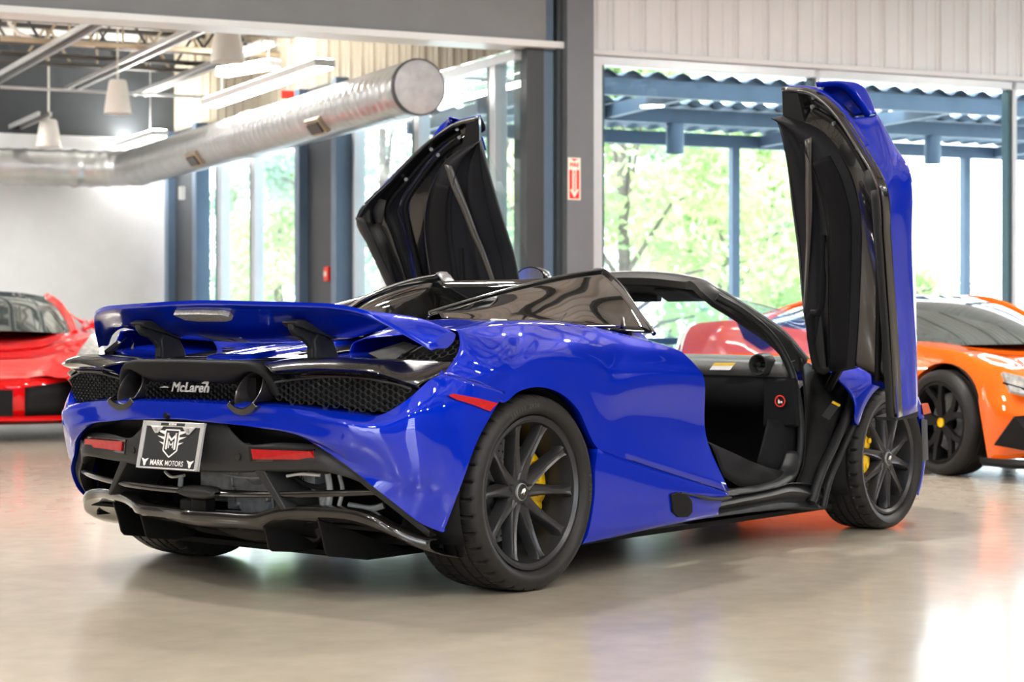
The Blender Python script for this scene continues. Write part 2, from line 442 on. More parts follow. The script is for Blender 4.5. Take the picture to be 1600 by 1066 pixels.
# roof deck of the second hall, with shallow ribs
mb = MB(); pts = []
s = 0.15
while s < SB_END + 0.4:
    pts += [(s, 0), (s + 0.16, 0), (s + 0.18, -0.05), (s + 0.24, -0.05)]; s += 0.26
mb.loft([[BW(a, ZC2 + d, 0.3) for a, d in pts], [BW(a, ZC2 + d, -17) for a, d in pts]], raw=True)
structure(mb.build('ceiling', m_deck, smooth=False, thick=0.03, offset=1))

# showroom: ceiling, side and back walls with glazed doors letting the day in
def room_box(mb, s0, s1, z0, z1, i0, i1): return abox(mb, s0, s1, z0, z1, -i1, -i0)
mb = MB(); pts = []; s = LW
while s < RW:
    pts += [(s, 0), (s + 0.14, 0), (s + 0.165, -0.045), (s + 0.235, -0.045)]; s += 0.30
mb.loft([[A(a, ZC + d, 0.2) for a, d in pts], [A(a, ZC + d, -BWD) for a, d in pts]], raw=True)
structure(mb.build('ceiling', m_ceil, smooth=False, thick=0.03, offset=1))
mb = MB()
for i in (2.4, 4.9, 7.4, 9.9, 12.4, 14.9, 17.4):
    room_box(mb, LW, RW, ZC - 0.33, ZC - 0.05, i - 0.07, i + 0.07)
structure(mb.build('ceiling_beam', m_joist, smooth=False))
for k in range(17):
    x = LW + 0.8 + 1.5 * k
    structure(room_box(MB(), x - 0.03, x + 0.03, ZC - 0.16, ZC - 0.05, 0.0, BWD).build('ceiling_purlin', m_joist, smooth=False))
mb = MB()
room_box(mb, LW - .2, LW, 0, ZC, 0, BWD)
structure(mb.build('wall_left', m_backwall, smooth=False))
mb = MB()                                              # right wall: two glazed openings
z0, z1 = 0.35, 3.6
for a, b in ((0, 1.5), (4.5, BWD)): room_box(mb, RW, RW + 0.2, 0, ZC, a, b)
for a, b in ((1.5, 4.5),):
    room_box(mb, RW, RW + 0.2, 0, z0, a, b); room_box(mb, RW, RW + 0.2, z1, ZC, a, b)
structure(mb.build('wall_end', m_backwall, smooth=False))
for n, (a, b) in enumerate(((1.5, 4.5),)):
    mb = MB()
    for k in range(4):
        x = a + (b - a) * k / 3
        room_box(mb, RW + 0.05, RW + 0.13, z0, z1, x - 0.035, x + 0.035)
    for z in (z0, 1.9, z1): room_box(mb, RW + 0.05, RW + 0.13, z - 0.03, z + 0.03, a, b)
    structure(mb.build('window_%d' % (8 + n), m_alu, smooth=False))
mb = MB()                                              # back wall: three glazed roller doors
ops = ((-13.5, -10.0), (-6.0, -2.5)); e = LW
for a, b in ops:
    room_box(mb, e, a, 0, ZC, BWD, BWD + 0.2); room_box(mb, a, b, 3.4, ZC, BWD, BWD + 0.2); e = b
room_box(mb, e, RW, 0, ZC, BWD, BWD + 0.2)
structure(mb.build('wall_back', m_backwall, smooth=False))
for n, (a, b) in enumerate(ops):
    mb = MB()
    for k in range(5):
        x = a + (b - a) * k / 4; room_box(mb, x - 0.04, x + 0.04, 0, 3.4, BWD + 0.05, BWD + 0.12)
    for k in range(6): room_box(mb, a, b, 3.4 * k / 5 - 0.05, 3.4 * k / 5 + 0.05, BWD + 0.05, BWD + 0.12)
    structure(mb.build('door_%d' % (n + 1), m_grey, smooth=False))

# ------------------------------------------------------------------ lamps
def linear_lamp(name, p0, p1, w, label, group, strength_mat, hang=1.2, up_mat=None):
    p0 = Vector(p0); p1 = Vector(p1); c = (p0 + p1) / 2; d = (p1 - p0).normalized(); r = d.cross(Vector((0, 0, 1)))
    t = thing(name, label, 'ceiling light', c, group)
    h = MB()
    h.hexa([p + q for p, q in ((p0, r * (-w / 2)), (p0, r * (w / 2)), (p1, r * (w / 2)), (p1, r * (-w / 2)))],
           [p + q + Vector((0, 0, 0.07)) for p, q in ((p0, r * (-w / 2)), (p0, r * (w / 2)), (p1, r * (w / 2)), (p1, r * (-w / 2)))])
    h.build('housing', m_edge, t, smooth=False, bevel=0.006)
    for a in (0.12, 0.88):
        q = p0.lerp(p1, a); MB().tube([q + Vector((0, 0, 0.07)), q + Vector((0, 0, hang))], 0.004, 6).build('hanger', m_pipe, t)
    f = MB(); i = w * 0.42; e0, e1 = p0 + d * 0.02, p1 - d * 0.02
    f.hexa([e0 - r * i, e0 + r * i, e1 + r * i, e1 - r * i], [q - Vector((0, 0, 0.012)) for q in (e0 - r * i, e0 + r * i, e1 + r * i, e1 - r * i)])
    f.build('diffuser', strength_mat, t, smooth=False)
    f = MB(); up = Vector((0, 0, 0.073)); f.hexa([q + up for q in (e0 - r * i, e0 + r * i, e1 + r * i, e1 - r * i)], [q + up + Vector((0, 0, 0.004)) for q in (e0 - r * i, e0 + r * i, e1 + r * i, e1 - r * i)])
    f.build('upper_diffuser', up_mat or m_uplight, t, smooth=False)
    return t
m_uplight = mat('lit_upper_diffuser', (1, 1, 1), 0.5, emit=(1.0, 0.93, 0.82), estr=16.0)
m_uplight2 = mat('bright_upper_diffuser', (1, 1, 1), 0.5, emit=(1.0, 0.95, 0.86), estr=45.0)
m_led_hall = mat('lit_hall_diffuser', (1, 1, 1), 0.5, emit=(1.0, 0.96, 0.90), estr=22.0)
G2 = 'linear lights in the far hall'
def hall_line(px0, py0, px1, py1, z): return Z(px0, py0, z), Z(px1, py1, z)
a, b = hall_line(508, 104, 330, 166, 3.32); b = a + UB * (b - a).length
linear_lamp('linear_light', a, b, 0.2, 'long lit linear light hanging beside the round duct end', G2, m_led_hall, ZC2 - 3.32)
a, b = hall_line(250, 212, 140, 249, 3.3); b = a + UB * (b - a).length
linear_lamp('linear_light', a, b, 0.2, 'lit linear light low beside the bend of the duct, farthest of the hall lights', G2, m_led_hall, ZC2 - 3.3, m_uplight2)
a, b = hall_line(430, 104, 345, 118, 3.7)
linear_lamp('linear_light', a, b, 0.17, 'short lit linear light behind the nearest bell pendant', G2, m_led_hall, ZC2 - 3.7, m_uplight2)
for s in (3.6, 7.2, 10.8):  # lights out of view, added to brighten the far hall and its deck
    for e_ in (1.2, 5.6):
        p0 = A(-s - 1.4, 3.9, 1.4 + e_); linear_lamp('linear_light', p0, p0 + UB * 2.6, 0.2, 'unseen linear light added to brighten the far hall from the left', 'unseen fill lights left in the far hall', m_led_hall, ZC2 - 3.9, m_uplight2)
# showroom: rows of round high bay lamps above the cars
m_bay = mat('lit_bay_diffuser', (1, 1, 1), 0.5, emit=(1.0, 0.95, 0.88), estr=250.0)
m_bay2 = mat('dim_bay_diffuser', (1, 1, 1), 0.5, emit=(1.0, 0.95, 0.88), estr=180.0)
for row in (-13.0, -9.6, -6.2, -2.8, 0.6, 4.0, 7.4):
    for dep in (5.2, 13.2, 17.0):
        c = A(row, ZC - 0.95, -dep)
        t = thing('high_bay_lamp', 'round high bay lamp under the showroom ceiling', 'ceiling light', c, 'showroom ceiling lamps')
        MB().lathe([(.001, .30), (.07, .30), (.09, .22), (.23, .02), (.235, 0), (.20, .01)], 28, c, 'z').build('reflector', m_edge, t)
        MB().lathe([(.001, .012), (.20, .012)], 28, c, 'z').build('diffuser', m_bay if dep < 9 else m_bay2, t)
        MB().tube([c + Vector((0, 0, .30)), (c.x, c.y, ZC)], .006, 6).build('hanger', m_pipe, t)

# white bell pendants in the far hall
def bell(px, pyt, pyb, w, label):
    d = 2933.6 * 0.31 / w
    c = DEP(px, pyb, d); h = (pyb - pyt) / 2933.6 * d
    t = thing('pendant_lamp', label, 'pendant lamp', c, 'white bell pendants in the far hall')
    R = 0.155
    MB().lathe([(0.001, h), (R * 0.55, h), (R * 0.66, h * 0.94), (R * 0.84, h * 0.5), (R * 0.97, h * 0.12), (R, 0.0), (R * 0.94, 0.0), (R * 0.9, h * 0.12), (R * 0.6, h * 0.85), (0.001, h * 0.9)], 32, c, 'z').build('shade', m_lamp_shade, t)
    MB().tube([c + Vector((0, 0, h)), (c.x, c.y, ZC2)], 0.012, 8).build('stem', m_lamp_shade, t)
bell(355.5, 37, 97, 54, 'white bell pendant under the fascia beam, nearest of its line')
bell(184, 125, 178, 43, 'white bell pendant hanging in the middle of its line')
bell(76, 187, 230, 40, 'white bell pendant just above the duct on the white wall, farthest of its line')

# ------------------------------------------------------------------ duct, joists, struts, conduits
d0 = DEP(655, 136, 15.75); rad = 0.224
d1 = d0 + UB * min(8.7, SB_END - (d0 - BW(0)).dot(UB) - 0.95)
L1 = (d1 - d0).length
path = []
n = int(L1 / 0.035)
for i in range(n + 1): path.append(d0.lerp(d1, i / n))
cen = d1 - UA * 0.6
for i in range(1, 19):
    t = math.pi / 2 * i / 18; path.append(cen + UA * (0.6 * math.cos(t)) + UB * (0.6 * math.sin(t)))
e0 = path[-1].copy(); nn = int(9 / 0.05)
for i in range(1, nn + 1): path.append(e0 - UA * (9.0 * i / nn))
rr = []
for i in range(len(path)):
    k = (i % 4); rr.append(rad + (0.011 if k == 0 else 0.0) + (0.014 if (i in (1, 2, n // 2, n // 2 + 1, n - 1, n, n + 18, n + 19)) else 0))
t = thing('air_duct', 'big round galvanised spiral duct with a capped end hanging by the windows', 'duct', (d0.x, d0.y, d0.z))
MB().tube(path, rr, 36).build('duct_run', m_galv, t, angle=60)
cap = MB().lathe([(0.001, -0.022), (rad * 0.93, -0.018), (rad + 0.004, -0.006)], 40, (0, 0, 0), 'x')
rm = Matrix((UB, UB.cross(Vector((0, 0, 1))) * -1, Vector((0, 0, 1)))).transposed()
cap.v = [d0 + rm @ p for p in cap.v]
rg = MB().lathe([(rad + 0.004, -0.008), (rad + 0.016, -0.004), (rad + 0.016, 0.05), (rad, 0.05)], 40, (0, 0, 0), 'x')
rg.v = [d0 + rm @ p for p in rg.v]
rg.build('cap_band', m_dark_steel, t)
cap.build('end_cap', vary(mat('mottled_zinc', (0.50, 0.51, 0.53), 0.55, 0.3), 9, 0.16), t)
for k, s in enumerate((1.9, 5.6)):
    q = d0 + UB * s - NB * rad * 0.72 - Vector((0, 0, rad * 0.62))
    g = MB().box(q, (0.34, 0.09, 0.17), RB @ Matrix.Rotation(math.radians(38), 3, 'X')); g.mat(1)
    g.box(q - NB * 0.03 - Vector((0, 0, 0.028)), (0.28, 0.05, 0.11), RB @ Matrix.Rotation(math.radians(38), 3, 'X'))
    g.build('air_grille', [m_tan, m_joist], t, smooth=False, bevel=0.004)

def joist(out, label):
    """open-web joist parallel to wall A, `out` metres beyond it"""
    t = thing('roof_joist', label, 'roof joist', A(-6, 4.1, out), 'open web joists in the far hall')
    zt, zb = ZC2 - 0.09, 4.12; s0, s1 = -15.5, -0.75 + out * 0.07
    c = MB(); abox(c, s0, s1, zt - 0.05, zt, out - 0.05, out + 0.05); abox(c, s0, s1, zb, zb + 0.05, out - 0.05, out + 0.05)
    c.build('chord', m_joist, t, smooth=False)
    w = MB(); s = s0; k = 0
    while s < s1 - 0.6:
        w.mat(k % 2)
        w.bar(A(s, zb + 0.02, out), A(s + 0.3, zt, out), 0.028, 0.028); w.bar(A(s + 0.3, zt, out), A(s + 0.6, zb + 0.02, out), 0.028, 0.028)
        w.mat(0); w.bar(A(s + 0.3, zb, out), A(s + 0.3, zt, out), 0.02, 0.02)
        s += 0.6; k += 1
    w.build('web', [m_tan, m_joist], t, smooth=False)
for out, lb in ((2.1, 'open web roof joist nearest the fascia beam'), (3.7, 'open web roof joist second behind the fascia beam'), (5.3, 'open web roof joist third behind the fascia beam'),
                (6.9, 'open web roof joist fourth behind the fascia beam'), (8.5, 'open web roof joist nearest the far charcoal wall')):
    joist(out, lb)
# struts (pale channels) running away from the viewer
def strut(px0, py0, px1, py1, z, label, w=0.07):
    p = Z(px0, py0, z); q = Z(px1, py1, z); L = (q - p).length; q = p + UB * L; r = UB.cross(Vector((0, 0, 1)))
    mb = MB(); mb.bar(p - r * w, q - r * w, 0.03, 0.05); mb.bar(p + r * w, q + r * w, 0.03, 0.05)
    mb.mat(1); mb.bar(p + Vector((0, 0, .02)), q + Vector((0, 0, .02)), 0.1, 0.012)
    tag(mb.build('strut_channel', [m_pipe, m_joist], smooth=False), label, 'strut', 'pale strut channels in the far hall')
strut(160, 30, 14, 132, 3.95, 'pale steel channel running back left of the nearest bell pendant')
strut(308, 46, 140, 140, 3.95, 'pale steel channel running back above the middle bell pendant')
strut(420, 66, 258, 150, 3.95, 'pale steel channel running back behind the nearest bell pendant')
strut(600, 62, 440, 112, 3.95, 'pale steel channel running back above the lit linear light', 0.05)
strut(70, 178, 0, 217, 3.5, 'pale steel channel at the far left above the duct')
def conduit(pts, r, label, m=m_pipe):
    tag(MB().tube(pts, r, 8).build('conduit', m), label, 'conduit', 'pipes and conduits under the far deck')
def alongA(px, py, z, L):
    p = Z(px, py, z); return [p, p + UA * L]
conduit(alongA(0, 136, 3.75, 3.6), 0.018, 'thin white conduit crossing between the bell pendants')
conduit(alongA(0, 82, 4.1, 6.8), 0.03, 'dark pipe crossing behind the nearest bell pendant', m_joist)
conduit(alongA(0, 60, 4.0, 5.2), 0.03, 'tan pipe crossing under the near joists', m_tan)
conduit(alongA(0, 162, 3.85, 5.6), 0.035, 'pale pipe crossing behind the middle bell pendant')
conduit(alongA(0, 172, 3.72, 5.6), 0.02, 'narrow pale pipe crossing behind the middle bell pendant')
conduit(alongA(0, 233, 3.36, 2.7), 0.045, 'pale pipe just above the duct along the far wall')
conduit(alongA(380, 66, 4.05, 3.5), 0.012, 'thin white conduit crossing above the duct end')
conduit(alongA(340, 106, 3.9, 3.2), 0.02, 'pale conduit crossing behind the lit linear light')
p = Z(15, 8, 4.4)
conduit([p, p - Vector((0, 0, 0.2)), p - Vector((0, 0, 0.3)) + UA * 0.1, p - Vector((0, 0, 0.36)) + UA * 0.3, p - Vector((0, 0, 0.38)) + UA * 0.9], 0.022, 'cream elbow pipe at the top left corner', m_lamp_shade)
# hanging sign and alarm box in the far hall
p = DEP(449.5, 157, 20.5)
t = thing('hanging_sign', 'red and white sign hanging under the ceiling beside the duct', 'sign', p)
MB().box(p + Vector((0, 0, 0.06)), (0.14, 0.02, 0.09), RA).build('red_panel', m_red, t, smooth=False)
MB().box(p - Vector((0, 0, 0.05)), (0.14, 0.02, 0.13), RA).build('white_panel', m_sign, t, smooth=False)
MB().tube([p + Vector((0, 0, 0.1)), (p.x, p.y, ZC2 - .05)], 0.004, 6).build('hanger', m_pipe, t)
p = BW((c1a * .45 + c1b * .55), 0, -0.07); q = PL(512, 428, p, NB)
t = thing('alarm_box', 'small red fire alarm box on the skylit steel column', 'alarm box', q)
MB().box(q, (0.12, 0.05, 0.15), RB).build('housing', m_red, t, smooth=False, bevel=0.01)
MB().box(q - NB * 0.028, (0.06, 0.012, 0.05), RB).build('label_plate', m_sign, t, smooth=False)
q = PL(321, 303, BW(c2a, 0, -0.05), NB)
MBq = MB().box(q - NB * 0.3, (0.1, 0.06, 0.16), RB)
tag(MBq.build('wall_sensor', m_lamp_shade, smooth=False, bevel=0.01), 'small white sensor box on the far skylit steel column', 'sensor')
# fire extinguisher sign on the pier: cream plate, red border, arrow pointing down
p = PL(897, 279.5, A(0, 0, -0.122), NA)
t = thing('fire_sign', 'narrow red and cream fire sign with a down arrow on the grey pier', 'sign', p)
def sg(u, v, d=0.0): return p + UA * u + Vector((0, 0, v)) + NA * d
def sgbox(mb, u0, u1, v0, v1, d0, d1): return mb.box(sg((u0 + u1) / 2, (v0 + v1) / 2, (d0 + d1) / 2), (u1 - u0, d1 - d0, v1 - v0), RA)
sgbox(MB(), -0.058, 0.058, -0.178, 0.178, 0.0, 0.004).build('plate', m_sign, t, smooth=False)
r = MB(); sgbox(r, -0.046, 0.046, -0.168, 0.075, 0.004, 0.006)
r.prism([sg(-.03, .168, .004), sg(.03, .168, .004), sg(0, .148, .004)], NA * .002)
r.build('red_field', m_red, t, smooth=False)
w = MB(); w.prism([sg(-.02, .075, .006), sg(.02, .075, .006), sg(.02, -.09, .006), sg(.042, -.09, .006), sg(0, -.16, .006), sg(-.042, -.09, .006), sg(-.02, -.09, .006)], NA * .002)
w.build('arrow', m_sign, t, smooth=False)
vs, fs = text_mesh('FIRE', 0.045, bold=0.0012)
MB().add([sg(v.x, v.y + .115, .007) for v in vs], fs).build('lettering', m_red, t, smooth=False)
vs, fs = text_mesh('EXTINGUISHER', 0.026, bold=0.0006)
MB().add([sg(v.y, -v.x - .02, .0095) for v in vs], fs).build('lettering', m_red, t, smooth=False)

# ------------------------------------------------------------------ outside: canopy, trees
m_canopy = vary(mat('blue_grey_canopy_steel', (0.07, 0.11, 0.17), 0.5), 4, 0.1)
m_bark = vary(mat('grey_bark', (0.16, 0.13, 0.12), 0.9), 9, 0.3, bump=0.6)
def leaf_mat(name, c):
    m = mat(name, c, 0.5); nt, b = nodes(m); N = nt.nodes; L = nt.links
    tr = N.new('ShaderNodeBsdfTranslucent'); mx = N.new('ShaderNodeMixShader'); mx.inputs[0].default_value = 0.45
    oi = N.new('ShaderNodeTexNoise'); oi.inputs['Scale'].default_value = 0.9
    tc = N.new('ShaderNodeTexCoord'); L.new(tc.outputs['Object'], oi.inputs['Vector'])
    rp = N.new('ShaderNodeValToRGB'); rp.color_ramp.elements[0].position = .35; rp.color_ramp.elements[1].position = .65
    rp.color_ramp.elements[0].color = (c[0] * .72, c[1] * .8, c[2] * .85, 1); rp.color_ramp.elements[1].color = (min(1, c[0] * 1.3), min(1, c[1] * 1.2), min(1, c[2] * 1.3), 1)
    L.new(oi.outputs[0], rp.inputs[0]); L.new(rp.outputs[0], b.inputs['Base Color']); L.new(rp.outputs[0], tr.inputs[0])
    L.new(b.outputs[0], mx.inputs[1]); L.new(tr.outputs[0], mx.inputs[2]); L.new(mx.outputs[0], N['Material Output'].inputs[0])
    return m
m_leafs = [leaf_mat('yellow_green_leaves', (0.43, 0.54, 0.25)), leaf_mat('mid_green_leaves', (0.30, 0.43, 0.23)), leaf_mat('blue_green_leaves', (0.31, 0.40, 0.29))]

ct = thing('patio_canopy', 'blue-grey corrugated patio canopy on slim posts outside the right windows', 'canopy', A(4, 3.1, 3))
zn = 3.29
def wave(mb, o0, o1, s0=0.15, s1=14.0, step=0.052):
    n = int((s1 - s0) / step)
    pts = [(s0 + i * step, 0.032 * math.cos(2 * math.pi * i / 5)) for i in range(n)]
    mb.loft([[A(s, zn + d, o0) for s, d in pts], [A(s, zn + d, o1) for s, d in pts]], raw=True); return mb
for k, (o0, o1) in enumerate(((1.0, 1.95), (2.7, 3.55), (4.25, 5.05))):
    wave(MB(), o0, o1).build('roof_sheet', m_canopy, ct, thick=0.004)
for o in (1.06, 2.95, 5.0):
    abox(MB(), 0.15, 14, zn - 0.20, zn - 0.045, o - 0.04, o + 0.04).build('purlin', m_canopy, ct, smooth=False)
for px in (1147, 1508, 1900):
    s = sA(px, 5.0); abox(MB(), s - 0.05, s + 0.05, -.1, zn - 0.2, 4.95, 5.05).build('post', m_canopy, ct, smooth=False)
for s in (0.3, 1.6, 4.6, 8.0): abox(MB(), s - 0.04, s + 0.04, zn - 0.18, zn - 0.05, 1.1, 5.0).build('rafter', m_canopy, ct, smooth=False)
for px, lb in ((1054.5, 'blue-grey drum pendant under the canopy, seen beside the grey pier'), (1457, 'blue-grey drum pendant under the canopy, seen right of the raised blue door')):
    s = sA(px, 2.95); c = A(s, 0, 2.95)
    zz = PL(px, 240 if px < 1200 else 256, A(0, 0, 2.95), NA).z
    t = thing('drum_pendant', lb, 'pendant lamp', (c.x, c.y, zz), 'drum pendants under the canopy')
    MB().lathe([(0.001, 0.31), (0.09, 0.31), (0.094, 0.30), (0.094, 0.0), (0.08, 0.0), (0.08, 0.25), (0.001, 0.25)], 28, (c.x, c.y, zz), 'z').build('shade', m_canopy, t)
    MB().tube([(c.x, c.y, zz + .31), (c.x, c.y, zn - .2)], 0.015, 8).build('stem', m_canopy, t)

def tree(x, y, h, r, seed, mi, label, trunk_r=0.14, n=2600, squash=0.8, low=0.12, leaf=0.11):
    rng = random.Random(seed)
    t = thing('tree', label, 'tree', (x, y, 0), 'trees outside the windows')
    tb = MB()
    tb.tube([(x, y, 0), (x + .1, y + .05, h * .3), (x - .05, y, h * .6), (x, y + .1, h * .9)], [trunk_r, trunk_r * .8, trunk_r * .5, trunk_r * .2], 10)
    clumps = []
    for k in range(26):
        a = rng.uniform(0, 6.28); q = rng.uniform(0.25, 1.0) * r; z = h * (low + (1 - low) * rng.random())
        f = math.sin(math.pi * min(1, max(0.12, (z / h - low) / (1 - low) * 0.8 + 0.2)))
        p = Vector((x + math.cos(a) * q * f, y + math.sin(a) * q * f, z)); clumps.append((p, rng.uniform(.35, .62) * r * .62))
        if k % 2 == 0: tb.tube([(x, y, max(.4, z * .55)), Vector((x, y, z * .8)).lerp(p, .5), p], [trunk_r * .35, trunk_r * .22, trunk_r * .08], 6)
    tb.build('trunk', m_bark, t)
    lv = MB()
    for i in range(n * 2):
        c, cr_ = rng.choice(clumps)
        v = Vector((rng.gauss(0, 1), rng.gauss(0, 1), rng.gauss(0, 1))).normalized() * cr_ * rng.random() ** 0.4
        p = c + Vector((v.x, v.y, v.z * squash))
        s = leaf * rng.uniform(.6, 1.3)
        u = Vector((rng.gauss(0, 1), rng.gauss(0, 1), rng.gauss(0, 1))).normalized()
        w = u.cross(Vector((rng.gauss(0, 1), rng.gauss(0, 1), rng.gauss(0, 1)))).normalized()
        lv.add([p - u * s, p + w * s * .45, p + u * s, p - w * s * .45], [(0, 1, 2, 3)])
    lv.build('foliage', m_leafs[mi], t, smooth=False, weld=False)
def tree_px(px, depth, *a, **k):
    p = DEP(px, 533, depth); tree(p.x, p.y, *a, **k)
tree_px(975, 29, 5.2, 2.6, 1, 0, 'yellow-green tree outside, just right of the grey pier', n=3200)
tree_px(1150, 33, 4.6, 2.2, 2, 0, 'bright yellow-green tree outside, behind the canopy post', n=3000)
tree_px(1045, 46, 6.5, 3.4, 3, 1, 'tall green tree outside, behind the drum pendant', n=3600)
tree_px(1262, 45, 5.0, 2.8, 4, 1, 'green tree outside, seen beside the raised blue door', n=3000)
tree_px(1330, 30, 3.0, 1.6, 15, 0, 'low yellow-green bush outside, hidden behind the raised blue door', n=1500)
tree_px(600, 36, 6.6, 2.6, 5, 2, 'grey-green tree outside, left of the raised door in the far hall windows', n=3000)
tree_px(700, 52, 6.5, 2.6, 6, 1, 'green tree outside, behind the raised black-trimmed door', n=2600)
tree_px(800, 34, 6.0, 2.0, 7, 2, 'slim grey-green tree outside, left of the steel column', trunk_r=.2, n=2200, low=.4)
tree_px(365, 48, 4.6, 2.0, 8, 1, 'round green tree in the far left window', n=2200)
tree_px(435, 44, 4.9, 2.2, 9, 0, 'pale green tree in the far window beside the blue column', n=2400)

# ------------------------------------------------------------------ the blue car: rear axle over the origin, x forward, right side at negative y
def paint(name, c, metal=0.25, rough=0.42):
    m = mat(name, c, rough, metal, coat=1.0, coat_rough=0.008)
    nt, b = nodes(m); N = nt.nodes; L = nt.links; b.inputs['Specular IOR Level'].default_value = 0.0; b.inputs['Coat IOR'].default_value = 1.65
    tc = N.new('ShaderNodeTexCoord'); vz = N.new('ShaderNodeTexVoronoi'); vz.inputs['Scale'].default_value = 900
    L.new(tc.outputs['Object'], vz.inputs['Vector'])
    mr = N.new('ShaderNodeMapRange'); mr.inputs['To Min'].default_value = rough - .06; mr.inputs['To Max'].default_value = rough + .08
    L.new(vz.outputs['Color'], mr.inputs['Value']); L.new(mr.outputs[0], b.inputs['Roughness'])
    return m
m_blue = paint('deep_blue_car_paint', (0.0002, 0.018, 0.44))
m_gloss = vary(mat('gloss_black_carbon', (0.004, 0.004, 0.005), 0.25, coat=1.0), 40, 0.3)
m_satin = vary(mat('satin_charcoal_plastic', (0.026, 0.0265, 0.028), 0.42, spec=0.25), 200, 0.15)
m_matt = vary(mat('matt_black_plastic', (0.004, 0.004, 0.0045), 0.6, spec=0.25), 100, 0.2)
m_void = vary(mat('black_underbody', (0.0025, 0.0025, 0.003), 0.7, spec=0.25), 30, 0.3)
m_rubber = vary(mat('tyre_rubber', (0.019, 0.018, 0.0175), 0.5, spec=0.25), 60, 0.15)
m_rim = vary(mat('graphite_wheel_paint', (0.045, 0.045, 0.048), 0.33, 0.55), 60, 0.06)
m_disc = vary(mat('grey_ceramic_disc', (0.20, 0.21, 0.22), 0.45, 0.3), 150, 0.25)
m_yellow = vary(mat('yellow_caliper_paint', (0.85, 0.52, 0.0), 0.3, coat=.6), 30, 0.05)
m_chrome = vary(mat('bright_chrome', (0.88, 0.89, 0.91), 0.25, .7), 30, 0.03)
m_lens = vary(mat('red_lens', (0.42, 0.003, 0.006), 0.25, coat=.3), 60, 0.15)
m_clear = vary(mat('clear_lens', (0.32, 0.31, 0.30), 0.35, coat=.3), 90, 0.3)
m_cloth = vary(mat('dark_grey_leather', (0.008, 0.0085, 0.011), 0.55, spec=0.2), 180, 0.2)
m_cloth2 = vary(mat('charcoal_alcantara', (0.006, 0.006, 0.007), 0.75, spec=0.15), 220, 0.15)
m_seal = vary(mat('grey_rubber_seal', (0.014, 0.015, 0.017), 0.42, spec=0.25), 60, 0.1)
m_dash = vary(mat('grey_dash_leather', (0.14, 0.14, 0.14), 0.5), 120, 0.1)
m_alloy = vary(mat('cast_alloy', (0.34, 0.36, 0.38), 0.5, 0.5), 40, 0.15)
m_white = vary(mat('white_print', (0.85, 0.85, 0.85), 0.4), 50, 0.03)
m_plate = vary(mat('black_plate', (0.014, 0.015, 0.017), 0.45), 60, 0.1)
m_glass = glass_mat('car_glass', (0.80, 0.90, 0.88))
m_tint = vary(mat('dark_tinted_glass', (0.006, 0.0065, 0.007), 0.04, coat=1.0, coat_rough=0.0), 5, 0.1)
m_amber = vary(mat('amber_lens', (0.45, 0.06, 0.003), 0.6, spec=0.1), 60, 0.1)

car = thing('sports_car', 'deep blue open-top sports car with both doors raised and a tall rear wing', 'car', (1.35, 0, 0))

def gridc(rows, ku=5, kv=5):
    """rows with equal numbers of control points, sampled per segment so that control points stay aligned"""
    def line(P, k):
        P = [Vector(p) for p in P]
        if len(P) == 2: return [P[0].lerp(P[1], i / k) for i in range(k + 1)]
        Q = [P[0] * 2 - P[1]] + P + [P[-1] * 2 - P[-2]]
        out = []
        for i in range(1, len(Q) - 2):
            for s in range(k): out.append(crp(Q[i - 1], Q[i], Q[i + 1], Q[i + 2], s / k))
        return out + [P[-1].copy()]
    R = [line(r, ku) for r in rows]
    cols = [line([r[i] for r in R], kv) for i in range(len(R[0]))]
    return [[c[j] for c in cols] for j in range(len(cols[0]))]
def P(t):                                                # (px, py) on the bowed rear face, (px, py, y) at a lateral distance
    if isinstance(t, Vector): return t
    return RX(*t) if len(t) == 2 else Y(*t)
def PS(ts, off=0.0): return [RX(t[0], t[1], off) if (not isinstance(t, Vector) and len(t) == 2) else (P(t) + Vector((off, 0, 0))) for t in ts]
def arch(r, th, y, cx=0.0, cz=0.345):
    return Vector((cx + r * math.cos(math.radians(th)), y, cz + r * math.sin(math.radians(th))))
def pair(make, name, m, **kw):
    """the right-hand part and its mirror image on the left, each a part of its own"""
    a = MB(); make(a); ra = a.build(name, m, kw.pop('parent', car), **kw)
    b = MB(); make(b); b.mirror(); rb = b.build(name, m, car, **kw)
    return ra, rb

